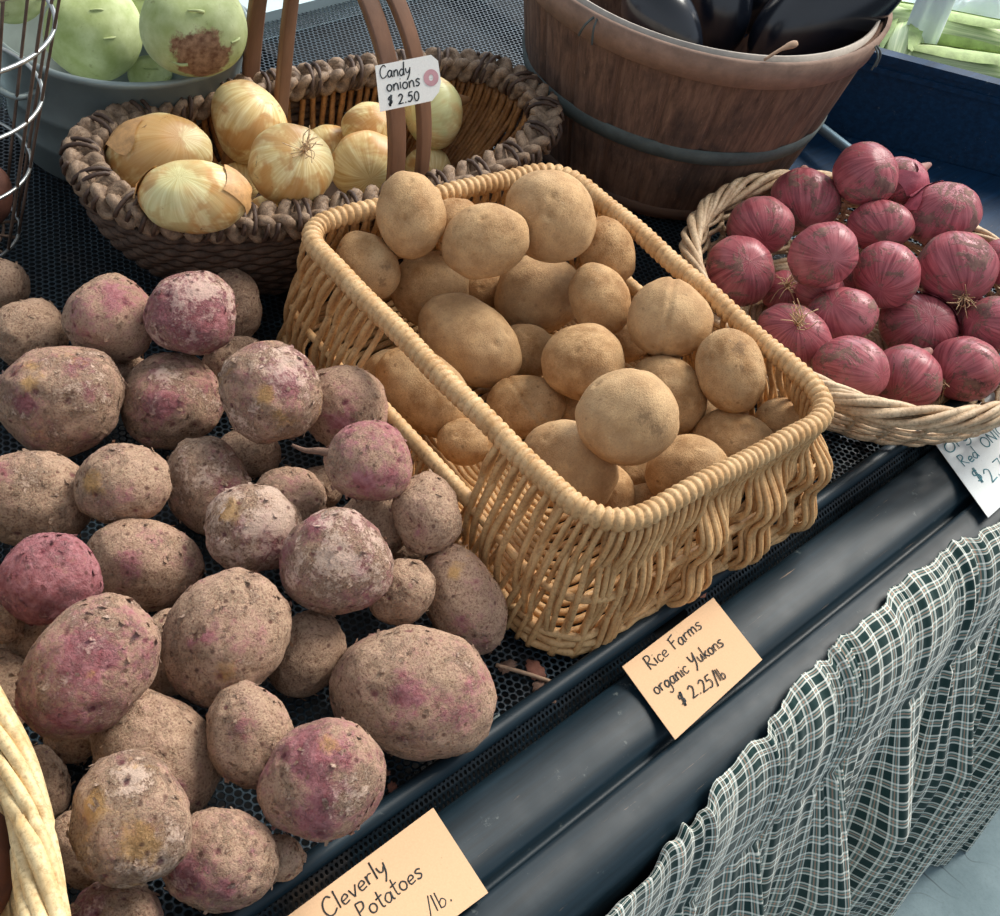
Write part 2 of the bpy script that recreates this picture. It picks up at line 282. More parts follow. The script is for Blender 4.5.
# ------------------------------------------------------------------ item meshes
def ico(sub):
    b = bmesh.new(); bmesh.ops.create_icosphere(b, subdivisions=sub, radius=1); v = np.array([x.co[:] for x in b.verts]); f = [[w.index for w in q.verts] for q in b.faces]; b.free(); return v, f
ICO = {4: ico(4), 5: ico(5), 6: ico(6)}
FIB = np.array([(math.sqrt(1-z*z)*math.cos(i*2.39996), math.sqrt(1-z*z)*math.sin(i*2.39996), z) for i in range(90) for z in [1-2*(i+.5)/90]])
def basis(px, py, ang):
    d = nrm(ray(px, py)); x = RIGHT-d*RIGHT.dot(d); x = nrm(x); y = np.cross(d, x); 
    if y.dot(DOWN) < 0: y = -y
    c, s = math.cos(math.radians(ang)), math.sin(math.radians(ang))
    return c*x+s*y, -s*x+c*y, d
class Item:
    def __init__(s, px, py, a, b, ang=0, dep=None):
        s.px, s.py, s.a, s.b, s.ang = px, py, a, b, ang; s.dep = dep or (.9*b if a > b*1.15 else .5*(a+b)*.92)
        s.e1, s.e2, s.d = basis(px, py, ang); s.cosd = s.d.dot(FWD)
    def at(s, t):          # t = distance along the ray
        s.c = CAM+s.d*t; k = t*s.cosd/F; s.r = np.array((s.a, s.b*1.0, s.dep))*k; s.B = np.array([s.e1, s.e2, s.d])    # rows
        s.pts = s.c+(FIB*s.r) @ s.B
    def inside(s, p, k=1.0):
        q = ((p-s.c) @ s.B.T)/(s.r*k); return (q*q).sum(1) < 1
def drop(items, placed, ok, zfloor=0.0, tmax=2.2, tol=.95):
    for it in items:
        if getattr(it, 'fix', None): it.at(np.linalg.norm(P(it.px, it.py, it.fix)-CAM)); placed.append(it); continue
        lo = .6; t = tmax
        # farthest t with the lowest point on the deck
        for _ in range(40):
            mid = (lo+t)/2; it.at(mid)
            if it.pts[:, 2].min()-DZ < zfloor: t = mid
            else: lo = mid
        t = lo
        for _ in range(260):
            it.at(t); good = ok(it)
            if good:
                for q in placed:
                    if np.linalg.norm(q.c-it.c) > q.r.max()+it.r.max(): continue
                    if q.inside(it.pts, tol).any() or it.inside(q.pts, tol).any(): good = False; break
            if good: break
            t -= .002
        placed.append(it)
def lumps(v, seed, low=.10, mid=.03, hi=.010, pears=.0):
    o = Vector((seed*7.3, seed*3.1, seed*1.7)); out = np.empty(len(v))
    for i, p in enumerate(v):
        q = Vector(p); n = noise.noise(q*.9+o)*low+noise.noise(q*2.6+o)*mid
        if hi: n += noise.noise(q*9+o)*hi+noise.noise(q*24+o)*hi*.6
        out[i] = 1+n
    return out
def dimple(v, rad, seed, n, depth=.05, w=.13, ridge=.012):
    rs = np.random.RandomState(seed); eye = np.zeros(len(v))
    for _ in range(n):
        d = nrm(rs.normal(size=3)); ang = np.arccos(np.clip(v @ d, -1, 1)); eye = np.maximum(eye, np.exp(-(ang/(w*.75))**2)); rad = rad-depth*np.exp(-(ang/w)**2)+ridge*np.exp(-((ang-w*1.7)/(w*.6))**2)
    return rad, eye
def potato(it, seed, mat, name, label, cat, group, red=True, sub=5, color=None, marks=(), seam=None):
    v, f = ICO[sub]; rad = lumps(v, seed, .13 if red else .09, .05 if red else .03, .017 if red else .004)
    rad, eye = dimple(v, rad, seed, 9 if red else 5, .045 if red else .035, .10 if red else .09)
    # keep the outline's size: normalise along the axes
    u = v*rad[:, None]; R = Matrix.Rotation(seed*1.3, 3, Vector((math.sin(seed), math.cos(seed*2), .5)).normalized()); u = u @ np.array(R).T
    u = u-(u.max(0)+u.min(0))/2; u /= (u.max(0)-u.min(0))/2
    if seam is not None:
        X_ = u[:, 0]-seam[0]-seam[1]*u[:, 1]; u = u*(1-.045*np.exp(-(X_/.045)**2)*(u[:, 2] < .2)+.015*np.exp(-((np.abs(X_)-.12)/.06)**2))[:, None]
    w = (u*it.r) @ it.B+it.c; F_ = list(f); extra = []; rel = w-it.c; gx = rel @ RIGHT; gy = rel @ DOWN; gx /= np.abs(gx).max(); gy /= np.abs(gy).max(); fr = (rel @ it.d) < .002; A = np.zeros((len(w), 4)); A[:, 3] = eye
    for ty_, dx, dy, sz in marks: k_ = 'pyw'.index(ty_); A[:, k_] = np.maximum(A[:, k_], np.exp(-((gx-dx)**2+(gy-dy)**2)/sz**2)*fr)
    if red:                       # curled flakes of loose skin, part of the skin itself
        rs = np.random.RandomState(seed+50); nv = len(w); k = int(14+it.a*.8)
        for _ in range(k):
            i = rs.randint(nv); nn = nrm(w[i]-it.c); t1 = nrm(np.cross(nn, rs.normal(size=3))); t2 = np.cross(nn, t1); L = rs.uniform(.0010, .0036); wd = rs.uniform(.0008, .0024); cu = rs.uniform(.2, .9)
            base = len(w)+len(extra)
            for a_ in range(3):
                for b_ in (-1, 1): extra.append(w[i]+t1*L*(a_-.3)*.7+t2*wd*b_*(1-.25*a_)+nn*(.0002+cu*L*.35*a_*a_/2))
            F_ += [[base, base+1, base+3, base+2], [base+2, base+3, base+5, base+4]]
        w = np.vstack([w, extra]); A = np.vstack([A, np.tile((.0, 0, .6, 0), (len(extra), 1))])
    o = obj(name, w, F_, mat, loc=it.c, attr=A); o.color = color or (.5, .5, .5, 1); tag(o, label, cat, group); return o
def onion_mesh(it, seed, pole, k=48, rows=30, squash=1.0):
    rs = np.random.RandomState(seed); z = nrm((pole[0], pole[1], -math.sqrt(max(.02, 1-pole[0]**2-pole[1]**2)) if len(pole) < 3 else pole[2]))
    x = nrm(np.cross(z, (0.3, .2, 1))); y = np.cross(z, x); v = []; uv = []
    for i in range(rows+1):
        th = PI*i/rows; zz = math.cos(th); r = math.sin(th)
        for q in range(k+1):
            a = 2*PI*q/k; n_ = noise.noise(Vector((math.cos(a)*1.2*r+seed, math.sin(a)*1.2*r, zz)))
            rr = r*(1+.05*n_+.012*math.sin(a*9+seed)); z2 = zz*(.93)
            if zz < -.6: t = (-zz-.6)/.4; z2 -= .16*t**3; rr *= 1-.25*t*t*0
            if zz > .9: z2 -= .05*((zz-.9)/.1)
            v.append(x*rr*math.cos(a)+y*rr*math.sin(a)+z*z2); uv.append((q/k, i/rows))
    v = np.array(v); f = [[i*(k+1)+q, i*(k+1)+q+1, (i+1)*(k+1)+q+1, (i+1)*(k+1)+q] for i in range(rows) for q in range(k)]
    v /= np.abs(v).max(0)[None, :]**.8
    return v, f, uv, z, x, y
def onion(it, seed, pole, mats, label, group, roots=False, peel=False, neck=True, color=None, nm='red_onion', cat='onion'):
    v, f, uv, z, x, y = onion_mesh(it, seed, pole); T = lambda p: (np.asarray(p)*it.r) @ it.B+it.c
    root = empty(nm, it.c, label, cat, group); skin, nk, pl = mats
    b = obj('bulb', T(v), f, skin, root, uv=uv); b.color = color or (.5, .5, .5, 1)
    rs = np.random.RandomState(seed); s = it.r.mean()
    if neck:
        m = MB(); cen = T(-z*1.0); ax = nrm(cen-it.c); tip = cen+ax*.010+np.array(rs.normal(size=3))*.003
        m.tube(smoothpts([cen-ax*.010, cen-ax*.001, (cen+tip)/2, tip], 3), np.linspace(.011, .0022, 10)*s/.03, 9); m.build('neck', nk, root)
    if roots:
        m = MB(); cen = T(z*.95); ax = nrm(cen-it.c)
        for _ in range(26):
            d = nrm(ax*.7+rs.normal(size=3)*.6); p0 = cen+nrm(rs.normal(size=3))*.002-ax*.001; L = rs.uniform(.006, .022)
            m.tube(smoothpts([p0, p0+d*L*.5+rs.normal(size=3)*.001, p0+d*L+rs.normal(size=3)*.004], 3), .00038, 4)
        m.build('roots', ROOT, root)
    if peel:
        for _ in range(2):
            m = MB()
            a0 = rs.uniform(0, 2*PI); n1, n2 = 9, 9; V = []
            for i in range(n1):
                for j in range(n2):
                    th = .9+1.1*i/(n1-1); a = a0+.9*j/(n2-1)*(1+.3*math.sin(i*.9)); lift = 1.03+.16*max(0, (j/(n2-1)-.6))**1.2+.02*noise.noise(Vector((i*.7, j*.7, seed)))
                    V.append((x*math.sin(th)*math.cos(a)+y*math.sin(th)*math.sin(a)+z*math.cos(th))*lift)
            m.add(T(V), [[i*n2+j, i*n2+j+1, (i+1)*n2+j+1, (i+1)*n2+j] for i in range(n1-1) for j in range(n2-1)])
            m.build('loose_skin', pl, root)
    return root
# ------------------------------------------------------------------ setting: floor and produce case
def quad(name, x0, x1, y0, y1, z, mat, kind='structure'):
    o = obj(name, [(x0, y0, z), (x1, y0, z), (x1, y1, z), (x0, y1, z)], [[0, 1, 2, 3]], mat, smooth=False); return tag(o, kind=kind)
fl = MB().box((1, 1, -.05), (6, 6, .1)).build('floor', m_floor(), smooth=False); tag(fl, kind='structure')
XA, XB = -.35, 2.0
case = empty('produce_case', (.8, .165, 0), 'long black painted produce display case with a rounded front ledge', 'display case')
prof = smoothpts([(.262, -.016), (.2595, -.007), (.250, -.0035), (.236, -.003), (.221, -.006), (.2125, -.011)], 4).tolist()+[(.2115, -.020), (.2065, -.020), (.2055, -.011)]+smoothpts([(.204, -.0095), (.192, -.0095), (.178, -.013), (.168, -.020), (.163, -.034), (.163, -.10)], 4).tolist()+[(.163, -.835)]
n = len(prof); xs = np.linspace(XA, XB, 40); v = [(x, y, z+DZ) for x in xs for y, z in prof]
obj('front_ledge', v, [[i*n+j, i*n+j+1, (i+1)*n+j+1, (i+1)*n+j] for i in range(len(xs)-1) for j in range(n-1)], BLACK, case)
MB().box(((XA+XB)/2, .66, DZ-.028), (XB-XA, .80, .012)).build('tray_bottom', VOID, case, False)
MB().box(((XA+XB)/2, .66, DZ/2-.03), (XB-XA-.02, .76, DZ-.08)).build('cabinet_body', BLACK, case, False)
MB().box(((XA+XB)/2, 1.085, DZ-.004), (XB-XA, .055, .030)).build('back_ledge', PALE, case, False)
m = MB()
for x in np.linspace(XA+.02, XB-.02, 9):
    m.box((x, .665, DZ-.012), (.012, .78, .020))
m.build('support_rib', VOID, case, False)
def tray(x0, x1, label):
    t = empty('display_tray', ((x0+x1)/2, .285, DZ), label, 'tray', 'perforated liner trays')
    obj('perforated_liner', [(x0, .281, DZ), (x1, .281, DZ), (x1, 1.06, DZ), (x0, 1.06, DZ)], [[0, 1, 2, 3]], DECK, t, False)
    p = smoothpts([(x0, .2765, DZ+.001), (x0+.01, .2765, DZ+.004), (x1-.01, .2765, DZ+.004), (x1, .2765, DZ+.001)], 12)
    r = np.full(len(p), .0062); r[0] = r[-1] = .002; r[1] = r[-2] = .0045; MB().tube(p, r, 14).build('front_rail', BLACK, t)
    v = [(x, y, z+DZ) for x in (x0, x1) for y, z in ((.273, -.001), (.268, -.006), (.2625, -.015))]
    obj('perforated_lip', v, [[0, 1, 4, 3], [1, 2, 5, 4]], LIPM, t, False); return t
tray(XA, .588, 'black perforated tray with a rounded front rail, holding the dusty red potatoes')
tray(.622, 1.95, 'black perforated tray under the onion baskets, right of the gap in the rail')
# ------------------------------------------------------------------ plaid skirt
xs = np.arange(.10, 1.9, .0016); ty = np.interp(xs, [.28, .43, .48, .58, .66, .77, .84, .92, 1.0, 1.3, 1.9], [.156, .157, .160, .173, .185, .190, .190, .177, .182, .186, .186]); xq = xs+.010*np.sin(xs*37)+.007*np.sin(xs*71+2); ty += .0045*np.abs(np.sin(xq*PI/.074))-.002+.0014*np.sin(xq*2*PI/.027)
tz = np.interp(ty, [.15, .160, .168, .178, .192], [-.036, -.030, -.013, -.007, -.004])
xw = xs+.011*np.sin(xs*23)+.006*np.sin(xs*61+1); fold = .5+.5*np.cos(2*PI*xw/.098); fold = fold**1.2+.20*np.cos(2*PI*xw/.043+1)+.07*np.cos(2*PI*xs/.021); amp_ = .55+.45*np.sin(xs*47+1)*np.sin(xs*29); ruf = (np.sin(2*PI*xq/.0195)+.5*np.sin(2*PI*xw/.0121+2))*amp_+.9*np.sin(2*PI*xq/.052)
vs = np.concatenate([np.linspace(0, .12, 26), np.linspace(.125, .30, 20), np.linspace(.32, .895, 24)]); V = []; UV = []
d_ = np.sqrt(np.diff(xs)**2+np.diff(fold*.042)**2+np.diff(ruf*.0022)**2); us = np.concatenate([[0], np.cumsum(d_)])
for s in vs:
    # section curve: over the ledge edge, down to the gathering seam, then hanging to the floor
    k = s/.12
    if s <= .12:
        y = (1-k)**2*ty+2*k*(1-k)*.156+k*k*.146; z = (1-k)**2*tz+2*k*(1-k)*(-.016)+k*k*(-.105); a = .0018+.0018*math.sin(PI*min(1, k)); off = ruf*a*(1-.45*k)+.006*math.sin(PI*k); ny = -np.ones_like(xs)*(.35+.65*k); nz = .9*(1-k)
        off = off+.004
    else:
        k2 = (s-.12)/.775; y = .146-.020*min(1, k2*5)-.012*k2+0*xs; z = -.105-(.742)*k2+0*xs; g = min(1, k2*6); off = ruf*.0032*math.exp(-k2*9)+fold*.046*g*(1-.3*k2)-.004*g+.003*np.sin(xs*40+k2*9)*g+.004; ny = -np.ones_like(xs); nz = 0
    V.append(np.stack([xs+.02*max(0, s-.12)*np.sin(xs*31), y+ny*off, z+nz*off*.8+DZ], 1)); UV.append(np.stack([us, np.full_like(xs, s*1.06)], 1))
nx = len(xs); f = [[i*nx+j, i*nx+j+1, (i+1)*nx+j+1, (i+1)*nx+j] for i in range(len(vs)-1) for j in range(nx-1)]
sk = obj('table_skirt', np.concatenate(V), f, PLAID, loc=(.9, .14, DZ), uv=np.concatenate(UV)); tag(sk, 'gathered green and white plaid cloth hanging from the black ledge to the floor', 'cloth skirt')
pc = P(858, 709, -.097); m = MB(); m.tube(smoothpts([pc+(-.012, -.012, .002), pc+(0, -.015, .006), pc+(.012, -.012, .001), pc+(.004, -.014, -.004), pc+(-.012, -.012, 0)], 5), .0006, 5)
tag(m.build('safety_pin', CHROME), 'small silver pin through the gathered band of the plaid cloth', 'pin')
# ------------------------------------------------------------------ rectangular willow basket
def rrect(corners, r, n=9):
    out = []; c = [np.array(q, float) for q in corners]; m_ = len(c)
    for i in range(m_):
        a, b, d = c[i-1], c[i], c[(i+1) % m_]; u, w = nrm(a-b), nrm(d-b); p0, p1 = b+u*r, b+w*r
        for t in np.linspace(0, 1, n): out.append((1-t)**2*p0+2*t*(1-t)*b+t*t*p1)
    return np.array(out)
def resample(p, n):
    q = np.vstack([p, p[:1]]); L = np.concatenate([[0], np.cumsum(np.linalg.norm(np.diff(q, axis=0), axis=1))]); s = np.linspace(0, L[-1], n, endpoint=False)
    return np.stack([np.interp(s, L, q[:, k]) for k in range(q.shape[1])], 1), L[-1]
RH = .110
top = rrect([(.527, .297), (.761, .281), (.799, .603), (.556, .643)], .040); bot = rrect([(.503, .288), (.784, .270), (.812, .612), (.545, .655)], .050)
NS = 4*60; topS, perim = resample(top, NS*6); botS, _ = resample(bot, NS*6); NT6 = NS*6
cenY = top.mean(0)
yb = empty('willow_basket', (*cenY, DZ), 'rectangular honey coloured willow basket with wrapped rim, full of golden potatoes', 'basket')
def outw(S): t = np.roll(S, -2, 0)-np.roll(S, 2, 0); nn = np.stack([t[:, 1], -t[:, 0]], 1); nn /= np.linalg.norm(nn, axis=1)[:, None]; return nn
nT, nB = outw(topS), outw(botS)
if ((topS[0]-cenY) @ nT[0]) < 0: nT, nB = -nT, -nB
def ypos(i, z, off=0.0):   # i index on perimeter (float), z 0..RH
    k = z/RH; k = k; bul = math.sin(PI*k)*.004
    i = int(i) % NT6; p = botS[i]*(1-k)+topS[i]*k; nn = nB[i]*(1-k)+nT[i]*k; p = p+nn*(off+bul); return np.array((p[0], p[1], z+DZ))
# wrapped rim with cane ridges
rp, L = resample(topS, int(perim/.0007)); s = np.arange(len(rp))*L/len(rp)
wob = .0012*np.sin(s*70)+.002*np.sin(s*17); ridge = .0057*(1+.42*np.abs(np.sin(PI*s/.0062+.9*np.sin(s*40)))**.6)
m = MB(); m.tube(np.column_stack([rp, RH+DZ+wob*.6]), ridge, 14, closed=True); m.build('wrapped_rim', WICKR, yb)
side = lambda i: topS[int(i) % NT6]
def inopen(i):
    x, y = side(i)
    if x < .60 and .402 < y < .528 and x < .5+y*.12: return True
    if x > .75 and .402 < y < .520: return True
    return False
MR = .050
def phase(i): return (int(i)//6) % 2
m = MB(); i = 0; cnt = 0; rs = np.random.RandomState(3)
while i < NT6:
    x, y = side(i); front = y < .33; cnt += 1
    op = inopen(i); ztop = MR+.002 if op else RH
    sl = rs.uniform(-5, 5)+(9 if cnt % 2 else -6)*(0 if front and x > .62 else 1); sgn = 1 if cnt % 2 else -1; P_ = []
    lobeA = (.012 if front and x > .6 else (.004 if front else .0025)); sL = i/NT6*perim
    for z in np.linspace(0.001, ztop, 15 if not op else 8):
        wv = sgn*.0042*math.cos(PI*(z-MR)/.05) if not (front and x > .62) else sgn*.0012+.0045*math.cos(2*PI*(z-.022)/.044)
        fade = min(1, (ztop-z)/.012+.15); lobe = lobeA*math.sin(sL*2*PI/.058)*math.sin(PI*min(1, max(0, z/.085)))**.7
        ii = i+sl*(1-z/RH)*1.6; a, b = ypos(math.floor(ii), z, (wv*fade+lobe)), ypos(math.floor(ii)+1, z, (wv*fade+lobe)); t = ii-math.floor(ii); P_.append(a*(1-t)+b*t)
    m.tube(smoothpts(P_, 2), rs.uniform(.0021, .0027) if not front else rs.uniform(.0019, .0024), 6)
    i += (4.2 if front else 6.6)+rs.uniform(-.4, .4)
m.build('woven_wall', WICK, yb)
m = MB(); ring = [ypos(i, MR, 0) for i in range(0, NT6, 8)]; m.tube(ring, .0030, 8, closed=True); m.build('middle_rod', WICK, yb)
for lo, hi in ((.395, .535), ):
    for sx in (0, 1):
        pts = [ypos(i, MR+.004, 0) for i in range(NT6) if ((side(i)[0] > .68) == bool(sx)) and lo < side(i)[1] < hi]
        pts = np.array(sorted(pts, key=lambda p: p[1])); q = resample(pts, 10)[0]; q = np.array([pts[0]+(pts[-1]-pts[0])*t for t in np.linspace(0, 1, 130)]); ss = np.arange(130)*np.linalg.norm(pts[-1]-pts[0])/130
        mm = MB().tube(q, .0045*(1+.2*np.sqrt(np.abs(np.sin(PI*ss/.0062)))), 10); mm.build('wrapped_handle_rod', WICKR, yb)
m = MB()
for z, o_ in ((.004, .002), (.010, .001), (.016, .0)): m.tube([ypos(i, z, o_+.0008*math.sin(i/NT6*2*PI*46+z*500)) for i in range(0, NT6, 5)], .0032, 6, closed=True)
m.build('base_border', WICK, yb)
m = MB(); bc = bot.mean(0); 
for k_ in np.linspace(.06, .97, 24):
    m.tube([np.array((*(bc+(botS[i]-bc)*k_), DZ+.004+.0015*math.sin(i*.09))) for i in range(0, NT6, 12)], .0029, 5, closed=True)
m.build('woven_base', WICK, yb)
# ------------------------------------------------------------------ round willow baskets
def round_basket(name, label, c, R, h, Rb, mat, rot=0, ry=1.0, rodr=.0033, nst=30, group=None, tw=9, mr=(.0065, .011), nrod=8, seed=1, rtilt=(0, 0)):
    c = np.array((c[0], c[1], DZ)); t = empty(name, c, label, 'basket', group); rs = np.random.RandomState(seed); ca, sa = math.cos(rot), math.sin(rot)
    def pt(a, r, z): x, y = r*math.cos(a), r*ry*math.sin(a); return c+np.array((x*ca-y*sa, x*sa+y*ca, z+(x*rtilt[0]+y*rtilt[1])*z/h))
    m = MB()
    for j in range(nrod):
        ph = 2*PI*j/nrod+rs.uniform(-.3, .3); w_ = rs.uniform(.8, 1.15); th = np.arange(260)*2*PI/260
        m.tube([pt(a, R+mr[0]*w_*math.cos(tw*a+ph), h+mr[1]*w_*math.sin(tw*a+ph)-.004) for a in th], rodr*rs.uniform(.8, 1.1), 7, closed=True)
    m.build('twisted_rim', mat, t)
    m = MB(); nz = int((h-.012)/(rodr*1.25)); th = np.arange(nst*6)*2*PI/(nst*6)
    for k in range(nz):
        z = .004+(h-.014)*k/(nz-1); q = (z/h); r = Rb+(R-Rb)*math.sin(q*PI/2)**.8-.001
        m.tube([pt(a, r+.0032*math.sin(a*nst/2+PI*k)+rs.uniform(-.0003, .0003), z+.0012*math.sin(a*7+k)) for a in th], rodr*.68, 6, closed=True)
    m.build('woven_wall', mat, t)
    m = MB()
    for j in range(nst):
        a = 2*PI*j/nst+.5*PI/nst*0; m.tube([pt(a, Rb+(R-Rb)*math.sin(q*PI/2)**.8-.001, q*h) for q in np.linspace(0.02, .98, 9)], rodr*.8, 6)
    m.build('stakes', mat, t)
    m = MB()
    for r in np.arange(.006, Rb, .0055): m.tube([pt(a, r, .004+.0012*math.sin(a*10+r*900)) for a in th[::3]], .0031, 5, closed=True)
    m.build('woven_base', mat, t); return t
round_basket('round_willow_basket', 'shallow round pale willow basket heaped with red onions', (.975, .381), .160, .066, .120, LWICK, nst=34, tw=7, mr=(.006, .0075), rodr=.0032, nrod=9, seed=4)
round_basket('round_willow_basket', 'bright pale willow basket with a thick twisted rim, cut off at lower left', (.0045, .388), .166, .105, .088, LWICK2, rot=math.radians(-18), ry=1.5, rodr=.0042, nst=34, tw=6, mr=(.008, .013), nrod=8, seed=9)
# ------------------------------------------------------------------ oval braided onion basket
CC = np.array((.675, .746, DZ)); crot = math.radians(-9); CH = .088
cb = empty('oval_handled_basket', CC, 'oval brown basket with braided seagrass rim and tall double cane handle, holding candy onions', 'basket')
def cpt(a, k=1.0, z=0.0, off=0.0):
    ex = 2.6; c_, s_ = math.cos(a), math.sin(a); x = (.203*k+off)*math.copysign(abs(c_)**(2/ex), c_); y = (.090*k+off)*math.copysign(abs(s_)**(2/ex), s_)
    return CC+np.array((x*math.cos(crot)-y*math.sin(crot), x*math.sin(crot)+y*math.cos(crot), z))
crv, CL = resample(np.array([cpt(a) for a in np.linspace(0, 2*PI, 400, endpoint=False)])[:, :2], 900); cn = outw(crv)
if (crv[0]-CC[:2]) @ cn[0] < 0: cn = -cn
def rimz(p): return CH+.010*(abs((p[0]-CC[0])/.2))**2
m = MB(); wl = CL/round(CL/.046); ss = np.arange(900)*CL/900
for j in range(3):
    ph = 2*PI*ss/wl+j*2*PI/3; 
    for sub in (-1, 0, 1):
        pts = [np.array((*(crv[i]+cn[i]*(+.0098*math.sin(ph[i])+sub*.0034*math.cos(ph[i]))), DZ+rimz(crv[i])+.0055*math.sin(2*ph[i])+sub*.0022)) for i in range(0, 900, 2)]
        m.tube(pts, .0044, 6, closed=True)
m.build('braided_rim', SEAG, cb)
m = MB(); nb = 24
for j in range(nb):
    i0 = int(900*j/nb)
    for w_ in (0, 1):
        pts = []
        for q in np.linspace(0, 2*PI*1.1, 16):
            i = (i0+int(w_*7+q/(2*PI)*16)) % 900; pts.append(np.array((*(crv[i]+cn[i]*.0155*math.cos(q)), DZ+rimz(crv[i])+.0125*math.sin(q))))
        m.tube(pts, .0019, 5)
m.build('rim_binding', BIND, cb)
def ck(z): return .70+.30*math.sin(min(1, z/CH)*PI/2)
m = MB(); nst = 150
for j in range(nst):
    a = 2*PI*j/nst; m.tube([cpt(a, ck(z), z, -.004+(.0018 if j % 2 else -.0018)*math.sin(z/CH*PI*3)) for z in np.linspace(.004, CH-.002, 9)], .0026, 6)
m.build('rattan_stakes', RATT, cb)
m = MB()
for k, z in enumerate(np.linspace(.004, CH-.008, 13)):
    for q in (0,): m.tube([cpt(a, ck(z), z, .0035+.0015*math.sin(a*40+k*PI)) for a in np.linspace(0, 2*PI, 240, endpoint=False)], .0038, 6, closed=True)
m.build('outer_coils', SEAD, cb)
m = MB(); na = 90; m.add([cpt(a, k, .005) for k in (.02, .3, .55, .71) for a in np.linspace(0, 2*PI, na, endpoint=False)], [[i*na+q, i*na+(q+1) % na, (i+1)*na+(q+1) % na, (i+1)*na+q] for i in range(3) for q in range(na)]); m.build('base', m_simple('brown_wood_slat_base', '#5c4636', .7, 40, .3, .4, scale=(1, 8, 1)), cb)
# two cane bands arching from the far rim to the near rim
for j, (near, far) in enumerate((((394, 186), (250, 84)), ((421, 174), (281, 104)))):
    A = P(*near, .085); B = P(*far, .088); pts = []
    for q in np.linspace(-.10, PI+.10, 60):
        mid = (A+B)/2; e = (A-B)/2; lean = -RIGHT*(.022 if j == 0 else .028)*max(0, math.sin(q))**2; pts.append(mid+e*math.cos(q)*(1-.02*math.sin(q))+np.array((0, 0, .185*math.sin(q)))+lean)
    m = MB(); pts = np.array(pts); HP = pts if j == 0 else HP; ex = nrm(np.cross(A-B, (0, 0, 1)))
    V = []; 
    for i, p in enumerate(pts):
        t = nrm(pts[min(i+1, 59)]-pts[max(i-1, 0)]); nn = nrm(np.cross(t, ex))
        for a_, b_ in ((-1, -1), (-.8, -1.25), (0, -1.3), (.8, -1.25), (1, -1), (1, 1), (.8, 1.25), (0, 1.3), (-.8, 1.25), (-1, 1)): V.append(p+ex*a_*.0082+nn*b_*.0022)
    m.add(V, [[i*10+q, i*10+(q+1) % 10, (i+1)*10+(q+1) % 10, (i+1)*10+q] for i in range(59) for q in range(10)]+[list(range(10))[::-1], [590+q for q in range(10)]])
    m.build('cane_handle', HAND, cb)
# ------------------------------------------------------------------ barrel basket of aubergines
BC = np.array((1.052, .686, DZ)); BH = .195; bb = empty('bushel_basket', BC, 'round wooden slat bushel basket with grey hoops, holding aubergines', 'basket')
def brad(z): return .122+(.169-.122)*(z/BH)**.85
k = 240; rows = np.linspace(.003, BH-.004, 26); V = []; UV = []; nsv = 22
for z in rows:
    for q in range(k+1):
        a = 2*PI*q/k; fr = (q/k*nsv) % 1; gro = -.0035*math.exp(-(min(fr, 1-fr)/.04)**2); alt = .0014 if int(q/k*nsv) % 2 else 0; r = brad(z)+gro+alt+.0008*math.sin(fr*PI); V.append(BC+(r*math.cos(a), r*math.sin(a), z)); UV.append((q/k+.13*int(q/k*nsv), z/BH))
n0 = len(rows); f = [[i*(k+1)+q, i*(k+1)+q+1, (i+1)*(k+1)+q+1, (i+1)*(k+1)+q] for i in range(n0-1) for q in range(k)]; base_n = len(V)
for z in rows:
    for q in range(k+1):
        a = 2*PI*q/k; r = brad(z)-.005; V.append(BC+(r*math.cos(a), r*math.sin(a), z)); UV.append((q/k, z/BH))
f += [[base_n+(i+1)*(k+1)+q, base_n+(i+1)*(k+1)+q+1, base_n+i*(k+1)+q+1, base_n+i*(k+1)+q] for i in range(n0-1) for q in range(k)]
f += [[(n0-1)*(k+1)+q, (n0-1)*(k+1)+q+1, base_n+(n0-1)*(k+1)+q+1, base_n+(n0-1)*(k+1)+q] for q in range(k)]; f.append([base_n+q for q in range(k)])
obj('slat_wall', V, f, WOOD, bb, uv=UV)
def hoop(z0, z1, th, mat, nm, tilt=0):
    r0, r1 = brad(z0), brad(z1); m = MB(); m.lathe([(r0+.001, z0), (r0+th, z0+.001), (r1+th, z1-.001), (r1+.001, z1)], BC, 120, fn=lambda a, z: 1+.003*math.sin(a*5)); m.build(nm, mat, bb)
hoop(.168, BH+.001, .0052, RIMW, 'rim_band'); hoop(.078, .094, .0035, HOOPM, 'hoop'); hoop(.004, .018, .0035, WOOD, 'base_hoop')
m = MB(); m.lathe([(brad(BH)-.0075, BH-.012), (brad(BH)-.0075, BH+.002), (brad(BH)-.0045, BH+.003), (brad(BH)-.0045, BH-.02)], BC, 140); m.build('inner_rim_hoop', m_simple('pale_worn_rim_wood', '#b9ada0', .7, 60, .2, .3), bb)
m = MB(); m.lathe([(.001, .006), (.119, .006)], BC, 48); m.build('bottom', WOOD, bb)
for px, py in ((625, 12), (868, 52)):
    g = P(px, py, BH-.01); o_ = nrm(np.append((g-BC)[:2], 0)); g = BC+o_*.176+np.array((0, 0, BH-.012)); tn = np.array((-o_[1], o_[0], 0)); m = MB()
    m.tube(smoothpts([g+tn*.006+o_*.003+(0, 0, -.010), g+tn*.004+o_*.003+(0, 0, .004), g-o_*.006+tn*.0+(0, 0, .012), g-tn*.004+o_*.004+(0, 0, .004), g-tn*.008+o_*.004+(0, 0, -.008)], 6), .0010, 6); m.build('wire_handle_loop', HOOPM, bb)
